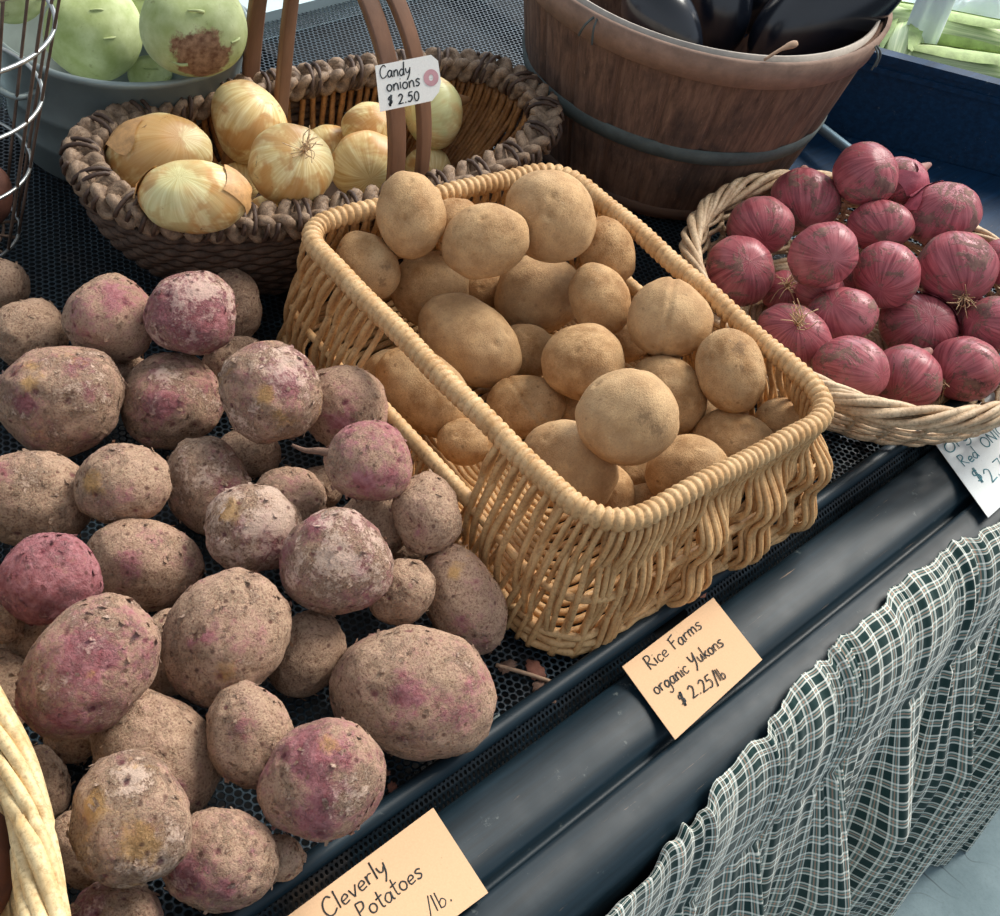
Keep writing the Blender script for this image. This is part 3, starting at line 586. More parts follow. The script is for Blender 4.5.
# ------------------------------------------------------------------ galvanised tub
GC = np.array((.604, .941, DZ)); gb = empty('metal_tub', GC, 'round galvanised metal tub of kohlrabi behind the oval onion basket', 'tub')
m = MB(); m.lathe([(.001, .002), (.084, .002), (.088, .006), (.0925, .030), (.0945, .033), (.0945, .037), (.0940, .040), (.098, .062), (.1005, .065), (.1005, .069), (.1000, .072), (.105, .112), (.1085, .115), (.1095, .119), (.1075, .122), (.1045, .120), (.1035, .112), (.088, .010), (.001, .008)], GC, 96); m.build('tub_body', GALV, gb)
for a in (.1, PI+.1):
    g = GC+np.array((math.cos(a)*.110, math.sin(a)*.110, .098)); tn = np.array((-math.sin(a), math.cos(a), 0)); o_ = np.array((math.cos(a), math.sin(a), 0)); m = MB(); m.tube(smoothpts([g+tn*.03-o_*.004, g+tn*.028+o_*.014, g+o_*.018, g-tn*.028+o_*.014, g-tn*.03-o_*.004], 6), .0026, 8); m.build('tub_handle', GALV, gb)
# ------------------------------------------------------------------ wire basket at left
rd_ = nrm((RIGHT[0], RIGHT[1], 0)); WC = P(52, 35, .19)-rd_*.092; WC[2] = DZ; wb = empty('wire_basket', WC, 'tall round steel wire basket at the far left edge', 'basket')
def wr(z): return .056+.036*(z/.19)
for z, r in ((.006, .0014), (.07, .0014), (.13, .0016), (.19, .0018), (.25, .0030)):
    m = MB(); m.tube([WC+(wr(z)*math.cos(a), wr(z)*math.sin(a), z) for a in np.linspace(0, 2*PI, 72, endpoint=False)], r, 8, closed=True); m.build('wire_ring', CHROME, wb)
for j in range(16):
    a = 2*PI*j/16; m = MB(); m.tube([WC+(wr(z)*math.cos(a+.1), wr(z)*math.sin(a+.1), z) for z in np.linspace(.004, .25, 9)], .0013, 6); m.build('upright_wire', RUST, wb)
m = MB()
for r in (.015, .03, .045): m.tube([WC+(r*math.cos(a), r*math.sin(a), .005) for a in np.linspace(0, 2*PI, 40, endpoint=False)], .0013, 6, closed=True)
for j in range(8):
    a = PI*j/8; m.tube([WC+(-.056*math.cos(a), -.056*math.sin(a), .0065), WC+(.056*math.cos(a), .056*math.sin(a), .0065)], .0013, 6)
m.build('wire_floor', RUST, wb)
# ------------------------------------------------------------------ navy bin at right, rail, corn
A = P(870, 50, .10); B = P(1000, 84, .10); dv = nrm(B-A); A2 = A-dv*.17; B2 = A+dv*.36; nn = nrm(np.cross((0, 0, 1), dv)); nn = nn if nn[0] > 0 else -nn    # nn points away from the camera
nb_ = empty('plastic_bin', (*((A2+B2)/2)[:2], DZ), 'navy blue plastic bin set at an angle on the right, filled with corn', 'bin')
def wallbox(p, q, z0, z1, th, n_): 
    v = [p+n_*a*th+np.array((0, 0, z-p[2]+DZ)) for a in (0, 1) for z in (z0, z1)]+[q+n_*a*th+np.array((0, 0, z-q[2]+DZ)) for a in (0, 1) for z in (z0, z1)]
    return v, [[0, 1, 5, 4], [2, 6, 7, 3], [1, 3, 7, 5], [0, 4, 6, 2], [0, 2, 3, 1], [4, 5, 7, 6]]
D_ = .34; m = MB(); m.add(*wallbox(A2, B2, .001, .092, .006, nn)); m.add(*wallbox(A2+nn*D_, B2+nn*D_, .001, .092, .006, -nn)); m.add(*wallbox(A2, A2+nn*D_, .001, .092, .006, dv)); m.add(*wallbox(B2, B2+nn*D_, .001, .092, .006, -dv)); m.add(*wallbox(A2+nn*.006, B2+nn*.006, .002, .008, D_-.012, nn)); m.build('bin_wall', NAVY, nb_, False)
m = MB(); m.add(*wallbox(A2-nn*.004, B2-nn*.004, .080, .086, .010, nn)); m.add(*wallbox(A2-nn*.002, B2-nn*.002, .092, .100, .014, nn)); m.build('rim_lip', NAVY, nb_, False)
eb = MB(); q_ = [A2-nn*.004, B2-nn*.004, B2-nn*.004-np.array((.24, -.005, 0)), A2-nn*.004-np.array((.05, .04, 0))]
v_ = [np.array((p[0], p[1], DZ+z)) for z in (.0008, .0030) for p in q_]; eb.add(v_, [[3, 2, 1, 0], [4, 5, 6, 7], [0, 1, 5, 4], [1, 2, 6, 5], [2, 3, 7, 6], [3, 0, 4, 7]]); tag(eb.build('dark_cover_sheet', NAVY, smooth=False), 'smooth navy sheet added over the tray between the red onion basket and the corn bin', 'mat')  # thin navy sheet added over the liner to keep this area dark
ra, rb = P(795, 108, .03), P(875, 170, .03); m = MB(); m.tube([ra+(rb-ra)*t for t in np.linspace(0, 1, 6)], .0055, 12); 
for q in (ra+(rb-ra)*.04, rb+(ra-rb)*.04): m.tube([q, q-np.array((0, 0, .0295))], .004, 8)
tag(m.build('divider_rail', m_simple('blue_grey_steel_rail', '#6f8794', .4, 30, .1, .05, metal=.3)), 'blue grey metal rail showing between the bushel basket and the red onions', 'rail')
def corn(px, py, L, r, dx, dy, label, h=.06):
    c = P(px, py, h); t = dv*dx+nn*dy; t = nrm(t+np.array((0, 0, .08))); root = empty('corn_ear', c, label, 'corn', 'ears of corn in the navy bin'); n_ = 26; kk = 22; a1 = nrm(np.cross(t, (0, 0, 1))); a2 = np.cross(t, a1); V = []; UV = []
    for i in range(n_):
        s_ = i/(n_-1); rr = r*(math.sin(PI*min(1, s_*1.1+.03))**.55*.9+.08)*(1-.5*s_**3)
        for q in range(kk+1): a = 2*PI*q/kk; w_ = rr*(1+.06*math.sin(a*5+s_*4)); V.append(c+t*(s_-.5)*L+a1*w_*math.cos(a)+a2*w_*math.sin(a)); UV.append((q/kk, s_))
    obj('husk', V, [[i*(kk+1)+q, i*(kk+1)+q+1, (i+1)*(kk+1)+q+1, (i+1)*(kk+1)+q] for i in range(n_-1) for q in range(kk)], HUSK, root, uv=UV)
    m = MB()
    for q in range(5):
        a = 2*PI*q/5; o_ = a1*math.cos(a)+a2*math.sin(a); V = []
        for i in range(9):
            s_ = i/8; cen_ = c+t*(s_*.8-.35)*L+o_*(r*(1.03+.35*max(0, s_-.6))); w_ = r*.34*math.sin(PI*(s_*.85+.1)); tt = np.cross(o_, t)
            for e in (-1, 0, 1): V.append(cen_+tt*w_*e-o_*abs(e)*w_*.3)
        m.add(V, [[i*3+e, i*3+e+1, (i+1)*3+e+1, (i+1)*3+e] for i in range(8) for e in (0, 1)])
    m.build('husk_leaf', GREEN, root); return root
corn(962, 72, .20, .026, 1, .12, 'green corn ear lying along the near wall of the navy bin', .055)
corn(955, 34, .20, .025, 1, -.05, 'darker green corn ear, second from the near wall of the bin', .070)
corn(903, 42, .17, .026, .15, 1, 'pale green corn ear beside the bushel basket rim', .055)
corn(965, -4, .22, .026, 1, .1, 'corn ear at the top edge, above the white plastic bag', .075)
corn(1010, 20, .18, .026, .3, 1, 'corn ear at the right edge, pointing away across the bin', .06)
def crumple(name, c, u, w_, lu, lw, amp, seed, label, n_=60):
    V = [];
    for i in range(n_):
        for j in range(n_):
            a, b = i/(n_-1)-.5, j/(n_-1)-.5; q = Vector((a*5, b*5, seed)); hgt = amp*(abs(noise.noise(q*1.0))*1.6+.5*abs(noise.noise(q*2.7))+.25*noise.noise(q*6)-(a*a+b*b)*1.5); e = 1+.12*noise.noise(Vector((a*6, b*6, seed+9))); V.append(c+u*a*lu*e+w_*b*lw*e+np.array((0, 0, hgt)))
    o = obj(name, V, [[i*n_+j, i*n_+j+1, (i+1)*n_+j+1, (i+1)*n_+j] for i in range(n_-1) for j in range(n_-1)], BAG, loc=c)
    sm = o.modifiers.new('thickness', 'SOLIDIFY'); sm.thickness = .0006; return tag(o, label, 'plastic bag')
crumple('plastic_bag', P(985, 0, .070), dv, nn, .34, .20, .055, 3.3, 'crumpled white plastic bag lying among the corn in the navy bin')
m = MB(); pp = P(913, 62, .045); v_, f_ = [], []
for i, z in enumerate(np.linspace(0, .20, 14)):
    for j in range(9): v_.append(pp+dv*(.020*(j/8-.5)*2)+nn*(.012+.004*math.sin(j*1.6+i*.4))+np.array((0, 0, z)))
m.add(v_, [[i*9+j, i*9+j+1, (i+1)*9+j+1, (i+1)*9+j] for i in range(13) for j in range(8)]); o = m.build('plastic_strip', BAG, loc=pp); o.modifiers.new('thickness', 'SOLIDIFY').thickness = .001; tag(o, 'upright white plastic strip between the corn ears, right of the bushel basket', 'plastic strip')
# ------------------------------------------------------------------ dusty red potatoes (far/under ones first)
RED = [  # px, py, a, b, angle, pink, yellow, pale, label
 (125,376,26,24,0,.4,.3,.3,'dusty red potato wedged deep between two at the back left of the pile'),
 (248,452,33,26,0,.4,.3,.3,'brown potato mostly hidden just below the round one with the yellow spot'),
 (322,487,24,22,0,.3,.2,.2,'dark dusty potato deep in the pile below the one with the root tail'),
 (75,735,32,28,0,.3,.3,.3,'dark dusty potato deep under the long pink streaked one at left'),
 (165,652,44,32,90,.4,.3,.3,'dusty potato standing behind the big pear shaped one at left centre'),
 (40,640,38,34,0,.4,.3,.3,'dusty potato in shade under the bright pink one'),
 (278,858,26,23,0,.3,.3,.3,'small brown potato against the tray rail between the two lowest round ones'),
 (402,552,24,20,0,.3,.3,.3,'dusty potato deep behind the small knobbly one near the willow basket'),
 (325,530,26,22,0,.3,.2,.2,'dark potato hidden behind the large scruffy one in the middle'),
 (-8,395,22,22,0,.4,.3,.4,'dusty potato sliver at the left edge beside the largest upper left one'),
 (236,305,37,25,80,.3,.3,.3,'plain brown potato standing behind the bright pink and white one at the back'),
 (234,364,34,27,-35,.5,.3,.4,'small brown potato tucked below the pink and white one at the back'),
 (2,284,27,25,0,.3,.3,.2,'brown potato at the left edge, farthest back of the pile'),
 (29,333,39,35,0,.4,.3,.3,'brown potato at the left edge in front of the farthest one'),
 (110,318,47,45,0,.62,.3,.2,'round dusty potato with a faint pink top at the back of the pile'),
 (190,313,46,42,0,.95,.2,.8,'pink and chalky white potato on top at the back of the pile'),
 (343,409,47,44,0,.6,.4,.3,'dusty potato touching the side of the willow basket, behind the tailed one'),
 (172,401,52,49,0,.62,.3,.55,'round brown potato with peeling top, centre of the second row'),
 (34,499,60,50,10,.35,.4,.4,'large brown potato with black specks at the left edge'),
 (62,401,63,56,-12,.6,.75,.5,'largest upper left potato, with yellow and pink patches'),
 (270,393,54,51,30,.6,.8,.65,'round potato with a pink cheek and a yellow spot, beside the willow basket'),
 (290,499,37,33,0,.5,.3,.3,'scruffy brown potato behind the chalky round one in the middle'),
 (374,526,36,33,0,.3,.4,.3,'brown potato half hidden behind the large scruffy middle one'),
 (426,513,41,34,78,.3,.2,.2,'oval purple brown potato against the willow basket wall'),
 (369,460,45,41,10,.85,.2,.3,'pink smudged potato with a thin root tail pointing left'),
 (143,566,60,47,12,.55,.3,.3,'wide brown potato with a pink smudge, behind the bright pink one'),
 (208,487,53,42,72,.5,.4,.6,'upright potato leaning in the middle of the left half'),
 (123,484,48,41,0,.5,.6,.4,'oval potato with yellow blush, left of the middle'),
 (463,600,59,39,62,.5,.6,.2,'long brown potato with a red smudge along the foot of the willow basket'),
 (402,592,36,33,-20,.35,.3,.4,'small knobbly potato between the scruffy one and the long one'),
 (307,654,46,38,-58,.2,.2,.2,'smooth plain brown oval potato in the centre of the pile'),
 (4,692,44,29,80,.4,.3,.3,'brown potato at the left edge above the pale twisted basket rim'),
 (413,692,84,66,12,.6,.3,.4,'biggest potato, with pink cheek, resting at the tray rail near the stick'),
 (337,561,57,54,0,.68,.2,.75,'large scruffy potato with crumbling white skin in the middle of the pile'),
 (256,529,50,45,0,.62,.55,.85,'chalky round potato with pale right side in the middle of the pile'),
 (2,622,22,22,0,.5,.3,.3,'reddish potato at the left edge just under the bright pink one'),
 (42,782,38,27,75,.3,.3,.3,'small dark potato beside the pale twisted basket rim'),
 (82,850,42,32,60,.3,.2,.2,'shaded potato behind the patchy one near the pale basket rim'),
 (157,752,72,54,38,.45,.2,.3,'broad plain potato with a reddish end at lower left'),
 (250,735,54,44,72,.5,.3,.3,'upright brown potato between the broad one and the round pink topped one'),
 (225,637,71,60,-52,.6,.5,.4,'big pear shaped potato with two pink eyes, left of centre'),
 (89,668,79,58,-48,.78,.4,.5,'long potato with a wide pink streak and a soil crumb at left'),
 (50,579,52,47,0,1.25,.0,.35,'bright smooth pink potato at the left edge'),
 (115,922,48,42,0,.6,.3,.5,'potato cut off by the bottom edge of the picture'),
 (220,860,59,51,8,.55,.4,.5,'oval potato with a pale purple end near the bottom edge'),
 (323,781,65,59,-45,.72,.6,.45,'round potato with deep pink eyed top, leaning on the tray rail'),
 (129,818,66,60,70,.55,.8,.6,'round potato with yellow and grey crusty patches at the bottom left'),
]
MARKS = {(190,313): 'p-.05,.1,.45 w.4,-.4,.4', (62,401): 'y-.2,-.25,.25 p-.3,.08,.18 w.5,-.3,.45 p.6,-.1,.2 p.4,-.6,.2', (172,401): 'p0,.15,.35 w.1,-.5,.3', (270,393): 'y.05,0,.2 p.5,-.2,.3 w.4,-.35,.4', (110,318): 'p.3,-.3,.4',
 (343,409): 'p.1,.35,.35', (369,460): 'p0,.5,.3 p.5,.35,.25', (123,484): 'y-.5,-.15,.3 p.25,.2,.3', (208,487): 'p.55,.1,.3 w.2,-.5,.4', (256,529): 'y-.4,-.4,.25 p.6,.45,.35 w.3,-.3,.5 p-.15,-.2,.15', (143,566): 'p0,-.05,.25 y.3,.6,.3',
 (337,561): 'w.2,-.2,.5 p.5,.1,.2 p-.3,-.75,.25', (463,600): 'p0,.35,.22 y-.2,-.5,.2', (413,692): 'p-.05,-.15,.22 p.6,.25,.3 p.7,-.2,.2', (225,637): 'p-.35,0,.13 p-.1,-.1,.13 y.2,.4,.2', (89,668): 'p.1,-.35,.2 p.4,-.25,.22 p.15,-.05,.2 p-.2,.6,.15 y.2,0,.12',
 (157,752): 'p.35,.5,.22', (323,781): 'p-.1,-.45,.3 p.1,-.05,.3 p.4,-.5,.2 y.15,-.65,.15 w.6,.1,.25 p.1,.45,.3', (129,818): 'y-.35,-.35,.2 y.35,.2,.3 p-.45,-.2,.15 w.55,.4,.35 w.1,-.7,.3', (220,860): 'p-.4,.1,.35 p.15,.25,.25 w-.5,.3,.3', (250,735): 'p0,-.25,.3', (402,592): 'p.3,-.3,.2', (426,513): 'p-.1,.4,.2', (115,922): 'p-.4,-.5,.4 w-.2,-.6,.3', (34,499): 'p-.3,-.6,.3 w.2,-.5,.3'}
def mk_(s): return [(q[0], *map(float, q[1:].split(','))) for q in s.split()] if s else ()
wA, wB = np.array((.503, .288)), np.array((.545, .655)); wn = nrm(np.array((wB[1]-wA[1], -(wB[0]-wA[0])))) ; wn = wn if wn[0] > 0 else -wn
def red_ok(it):
    p = it.pts; k = np.clip((p[:, 2]-DZ)/.11, 0, 1); q = p[:, :2] @ wn-(wA @ wn+k*.020); ins = (q > .000) & (p[:, 2]-DZ < .118) & (p[:, 1] > .285)
    if ins.any(): return False
    if ((p[:, 1] < .283) & (p[:, 2]-DZ < .010)).any(): return False
    d = p-CC; x = d[:, 0]*math.cos(crot)+d[:, 1]*math.sin(crot); y = -d[:, 0]*math.sin(crot)+d[:, 1]*math.cos(crot); k = .72+.3*np.clip(d[:, 2]/CH, 0, 1)
    if (((x/(.216*k))**2+(y/(.108*k))**2 < 1) & (d[:, 2] < CH+.01)).any(): return False
    c2 = math.cos(math.radians(-18)); s2 = math.sin(math.radians(-18)); dx, dy = p[:, 0]-.012, p[:, 1]-.388; x = dx*c2+dy*s2; y = -dx*s2+dy*c2; k = .72+.28*np.clip((p[:, 2]-DZ)/.1, 0, 1)
    return not (((x/(.178*k))**2+(y/(.285*k))**2 < 1) & (p[:, 2]-DZ < .112)).any()
items = [Item(*r[:5]) for r in RED]; placed = []; drop(items, placed, red_ok, tol=.93)
for i, (it, r) in enumerate(zip(items, RED)):
    o = potato(it, i+1, RP, 'red_potato', r[8], 'potato', 'dusty red potatoes piled on the tray', True, 5, (r[5]-.13 if r[5] < 1 else r[5], r[6]-.15, r[7]-.05, 1), mk_(MARKS.get((r[0], r[1]))))
    if i == 24:
        e = it.c-it.e1*it.r[0]*.92-it.d*it.r[2]*.2; tl = MB().tube(smoothpts([e+it.e1*.004, e-it.e1*.006, e-it.e1*.014+it.e2*.001, e-it.e1*.023-it.e2*.001], 5), np.linspace(.0032, .0009, 16), 7).build('root_tail', SOIL, o)
        tl.location = (0, 0, 0); tl.data.transform(Matrix.Translation((0, 0, 0)))
# golden
YUK = [
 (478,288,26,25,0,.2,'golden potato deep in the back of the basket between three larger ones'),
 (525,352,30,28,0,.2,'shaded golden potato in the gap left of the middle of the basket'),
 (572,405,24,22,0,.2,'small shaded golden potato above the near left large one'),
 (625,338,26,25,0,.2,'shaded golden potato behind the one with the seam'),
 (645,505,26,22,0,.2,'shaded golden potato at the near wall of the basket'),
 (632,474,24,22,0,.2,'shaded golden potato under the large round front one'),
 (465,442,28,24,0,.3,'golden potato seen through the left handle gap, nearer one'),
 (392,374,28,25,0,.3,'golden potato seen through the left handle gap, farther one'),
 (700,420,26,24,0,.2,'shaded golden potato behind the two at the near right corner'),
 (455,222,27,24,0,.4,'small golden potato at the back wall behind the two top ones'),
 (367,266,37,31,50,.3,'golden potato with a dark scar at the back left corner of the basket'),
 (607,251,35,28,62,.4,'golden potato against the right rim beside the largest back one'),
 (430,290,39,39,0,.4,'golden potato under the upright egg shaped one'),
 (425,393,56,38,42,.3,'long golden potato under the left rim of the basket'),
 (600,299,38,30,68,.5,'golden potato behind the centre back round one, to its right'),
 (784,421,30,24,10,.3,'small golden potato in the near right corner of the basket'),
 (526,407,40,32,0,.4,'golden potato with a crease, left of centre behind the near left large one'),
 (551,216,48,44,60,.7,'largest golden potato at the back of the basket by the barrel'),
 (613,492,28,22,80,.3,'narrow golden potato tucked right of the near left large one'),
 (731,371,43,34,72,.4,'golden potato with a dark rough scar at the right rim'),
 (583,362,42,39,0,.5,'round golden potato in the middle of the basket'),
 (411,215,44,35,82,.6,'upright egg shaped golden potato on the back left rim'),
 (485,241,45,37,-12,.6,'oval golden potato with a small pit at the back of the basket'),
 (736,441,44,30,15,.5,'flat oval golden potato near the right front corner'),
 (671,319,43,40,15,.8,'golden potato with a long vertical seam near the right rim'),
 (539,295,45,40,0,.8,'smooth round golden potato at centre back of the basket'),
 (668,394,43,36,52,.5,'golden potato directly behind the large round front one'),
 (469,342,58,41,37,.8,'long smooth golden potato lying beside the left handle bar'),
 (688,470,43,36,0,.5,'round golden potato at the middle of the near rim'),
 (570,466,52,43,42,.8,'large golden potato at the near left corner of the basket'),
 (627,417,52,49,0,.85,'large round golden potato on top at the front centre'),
]
qa = [np.array(q) for q in ((.527, .297), (.761, .281), (.799, .603), (.556, .643))]
def yuk_ok(it):
    p = it.pts; low = p[:, 2]-DZ < .117
    if it.px < 420 and it.py < 240: low = p[:, 2]-DZ < .122
    for i in range(4):
        a, b = qa[i], qa[(i+1) % 4]; e = nrm(b-a); nn_ = np.array((-e[1], e[0])); d = (p[:, :2]-a) @ nn_
        if (low & (d < .007)).any(): return False
    return True
items = [Item(*r[:5]) for r in YUK]; yp = []
for it in items: it.fix = {(425, 393): .045, (784, 421): .062, (392, 374): .035, (465, 442): .035}.get((it.px, it.py))
yp = []; drop(items, yp, yuk_ok, zfloor=.008, tol=.92)
for i, (it, r) in enumerate(zip(items, YUK)):
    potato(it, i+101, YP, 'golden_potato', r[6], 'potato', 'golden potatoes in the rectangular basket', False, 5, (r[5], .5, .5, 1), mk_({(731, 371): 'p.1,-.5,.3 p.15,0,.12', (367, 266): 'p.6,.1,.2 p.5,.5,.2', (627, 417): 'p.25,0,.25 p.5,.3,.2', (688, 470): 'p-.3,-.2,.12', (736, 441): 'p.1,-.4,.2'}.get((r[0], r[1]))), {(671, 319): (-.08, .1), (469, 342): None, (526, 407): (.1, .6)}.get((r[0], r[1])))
# ------------------------------------------------------------------ red onions  (pole = where the roots point in the picture, (-1..1))
ON = [
 (785,292,24,22,0,(.1,-.3),1,0,'small red onion with a tuft of straw roots by the left rim'),
 (1006,262,26,24,0,(.4,-.4),0,0,'red onion cut off at the right edge, level with the largest one'),
 (845,275,26,24,0,(.3,.5),0,0,'red onion deep in the middle under the two round ones'),
 (820,290,24,22,0,(.3,.5),0,0,'red onion hidden in the gap under the oval shiny one'),
 (900,184,29,27,0,(-.6,.5),0,1,'flaky red onion behind the topmost one at the far rim'),
 (965,320,27,25,0,(-.2,-.5),0,1,'peeling red onion hidden below the largest one'),
 (760,226,34,30,0,(.2,.6),0,0,'dirt streaked red onion at the far left rim'),
 (805,201,36,32,30,(.4,.7),0,0,'smooth shiny red onion at the far rim, left of the topmost'),
 (866,174,33,32,0,(.6,-.5),0,0,'topmost red onion at the far rim with a grey streak'),
 (943,214,39,32,-15,(.5,-.6),0,1,'ribbed red onion with dry neck at the far right rim'),
 (740,271,35,36,0,(.3,-.3),0,0,'patchy red onion at the left rim above the tuft of roots'),
 (880,226,34,26,0,(.3,.6),0,0,'small round red onion with dirt line, below the topmost'),
 (823,255,36,32,-30,(.2,.3),0,0,'oval shiny red onion in the upper middle'),
 (995,325,32,29,0,(-.7,-.2),0,0,'dark red onion at the right edge below the largest'),
 (842,315,36,28,0,(-.3,-.5),0,0,'wide dull red onion behind the pale front one'),
 (918,326,40,33,15,(.3,-.4),0,1,'ragged peeling red onion in the right middle'),
 (887,275,33,34,0,(-.2,.5),0,0,'round dusty red onion in the centre of the basket'),
 (795,335,40,29,32,(-.1,-.4),1,0,'pink red onion with root plate facing up at the near left rim'),
 (965,369,36,33,0,(-.6,.4),1,0,'deep red onion with whiskery roots at the near right'),
 (907,378,36,33,40,(.1,.75),0,0,'red onion with a grey root end at the near rim'),
 (956,269,41,38,0,(.25,.75),1,0,'largest red onion, pink with long roots hanging, right of centre'),
 (852,369,40,33,20,(.85,-.1),0,0,'red onion at the near rim, right beside the corner of the potato basket'),
]
def on_ok(it):
    p = it.pts; d = np.hypot(p[:, 0]-.975, p[:, 1]-.381); z = p[:, 2]-DZ; R_ = .119+.040*np.clip(z/.07, 0, 1)
    return not ((d > R_) & (z < .074)).any()
items = [Item(*r[:5]) for r in ON]; op = []; drop(items, op, on_ok, zfloor=.008, tol=.92)
for i, (it, r) in enumerate(zip(items, ON)): onion(it, i+3, r[5], (RO, NECK, PEEL), r[8], 'red onions in the round basket', bool(r[6]), bool(r[7]))
# ------------------------------------------------------------------ candy onions
CO = [
 (269,220,28,25,0,(.3,.5),0,'candy onion low in front between the split skinned one and the spotted one'),
 (236,181,26,24,0,(.3,.5),0,'candy onion in the gap behind the two left front ones'),
 (328,150,27,25,0,(.3,.5),0,'candy onion half hidden behind the spotted one'),
 (315,222,28,26,0,(.3,.5),0,'tan candy onion low in front under the spotted one'),
 (427,170,25,24,0,(.3,.5),0,'candy onion behind the cane handle bands, low'),
 (372,128,31,26,0,(.5,-.6),.1,'tan topped candy onion behind the price tag'),
 (433,112,37,30,82,(.2,.8),.9,'greenish candy onion right of the price tag, farthest right'),
 (160,155,53,41,-8,(.5,-.4),.1,'large tan candy onion with torn skin at the left end'),
 (250,123,45,37,62,(-.4,-.85),.1,'upright candy onion against the back rim by the handle'),
 (367,166,37,35,0,(.1,.4),.4,'smooth pale candy onion left of the near handle bands'),
 (194,197,55,37,3,(-.3,-.6),.55,'candy onion half bare and greenish white at the near left rim'),
 (291,166,43,42,0,(.35,-.4),.1,'round candy onion with a black hairy root spot in front'),
]
def co_ok(it):
    p = it.pts; d = p-CC; x = d[:, 0]*math.cos(crot)+d[:, 1]*math.sin(crot); y = -d[:, 0]*math.sin(crot)+d[:, 1]*math.cos(crot); k = .70+.28*np.clip(d[:, 2]/CH, 0, 1)
    return not (((np.abs(x)/(.192*k))**2.6+(np.abs(y)/(.080*k))**2.6 > 1) & (d[:, 2] < CH+.004)).any()
items = [Item(*r[:5]) for r in CO]; items[3].fix = .066; items[0].fix = .055; cp = []; drop(items, cp, co_ok, zfloor=.009, tol=.90)
for i, (it, r) in enumerate(zip(items, CO)): onion(it, i+60, r[5], (YO, YNECK, YPEEL), r[7], 'candy onions in the oval basket', i == 11, i in (7, 10), color=(r[6], 0, 0, 1), nm='candy_onion')
# ------------------------------------------------------------------ kohlrabi
KO = [(150, 74, 22, 18, 0, 'small kohlrabi low at the near wall of the tub'), (10, -12, 38, 34, 0, 'dull kohlrabi at the top left corner behind the wire basket'), (140, 5, 26, 24, 0, 'kohlrabi at the back between the two large ones'), (94, 33, 49, 47, 0, 'plain pale green kohlrabi with one stem stub at left in the tub'), (194, 27, 53, 49, 0, 'large kohlrabi with a brown scarred patch at right in the tub')]
def ko_ok(it):
    p = it.pts; d = np.hypot(p[:, 0]-GC[0], p[:, 1]-GC[1]); z = p[:, 2]-DZ
    return not ((d > .086+.016*np.clip(z/.12, 0, 1)) & (z < .124)).any()
items = [Item(*r[:5]) for r in KO]; kp = []; drop(items, kp, ko_ok, zfloor=.010, tol=.9)
for i, (it, r) in enumerate(zip(items, KO)):
    root = empty('kohlrabi', it.c, r[5], 'kohlrabi', 'kohlrabi in the metal tub'); v, f = ICO[5]; rad = lumps(v, i+200, .06, .02, .003); u = v*rad[:, None]
    w = (u*it.r) @ it.B+it.c; patch = None
    if i == 4: q = (np.array((.12, .62, -.75))*it.r) @ it.B; patch = tuple(q)
    obj('bulb', w, f, m_kohl('kohlrabi_skin_%d' % i, patch), root)
    rs = np.random.RandomState(i)
    for sx, sy in (((.1, -.45), (.3, .1)) if i == 3 else ((.75, .25), (.05, -.3), (-.3, .7))):
        dd = nrm((sx, sy, -math.sqrt(max(.05, 1-sx*sx-sy*sy)))); c0 = (dd*it.r) @ it.B+it.c; nn_ = nrm(c0-it.c); tt = nrm(np.cross(nn_, (0, 0, 1)))
        MB().tube(smoothpts([c0-tt*.006-nn_*.001, c0-tt*.002+nn_*.001, c0+tt*.002+nn_*.001, c0+tt*.006+nn_*.000], 4), np.linspace(.0015, .0008, 13), 6).build('stem_stub', m_simple('pale_green_stub', '#aab47c', .6), root)
# ------------------------------------------------------------------ aubergines and the brown root in the pale basket
AU = [(785, -12, 66, 40, -25, .160, 'dark aubergine lying deepest at the back of the bushel basket'), (716, -16, 72, 40, 86, .180, 'upright glossy aubergine in the middle of the bushel basket'), (664, 24, 52, 38, 52, .180, 'aubergine with green calyx at the left inside the bushel basket'), (838, 2, 102, 50, -36, .196, 'long aubergine lying diagonally at the right of the bushel basket')]
for i, (px, py, a, b, an, h, lab) in enumerate(AU):
    it = Item(px, py, a, b, an, b*.95); pz = P(px, py, h); it.at(np.linalg.norm(pz-CAM)); sgn = (1, 1, 1, 1)[i]
    v, f = ICO[5]; u = v.copy(); s_ = u[:, 0]*(-1 if i == 2 else 1); w_ = (1-.28*(-s_*.5+.5)**1.5); 
    if i in (0, 1, 3): w_ = (1-.30*((1-s_*(1 if i == 1 else -1))*.5)**1.6)
    u[:, 1] *= w_; u[:, 2] *= w_; root = empty('aubergine', it.c, lab, 'aubergine', 'aubergines in the bushel basket')
    obj('fruit', (u*it.r) @ it.B+it.c, f, EGG, root)
    e = {0: 1, 1: -1, 2: -1, 3: 1}[i]; V = []; k = 30
    for r_ in range(7):
        for q in range(k):
            a_ = 2*PI*q/k; th = .05+r_/6*(.48+.16*math.cos(a_*5)); V.append((e*math.cos(th)*1.01, math.sin(th)*math.cos(a_)*(.80 if i else .8)*1.05, math.sin(th)*math.sin(a_)*.84))
    V = np.array(V); V *= np.array((1.03, 1.0, 1.0)); m = MB(); m.add((V*it.r) @ it.B+it.c, [[r_*k+q, r_*k+(q+1) % k, (r_+1)*k+(q+1) % k, (r_+1)*k+q] for r_ in range(6) for q in range(k)]); m.build('calyx', CALYX, root)
    ep = it.c+it.e1*e*it.r[0]; MB().tube(smoothpts([ep-it.e1*e*.004, ep+it.e1*e*.008, ep+it.e1*e*.020+it.e2*.006], 4), .0042, 8).build('stem', STEMM, root)
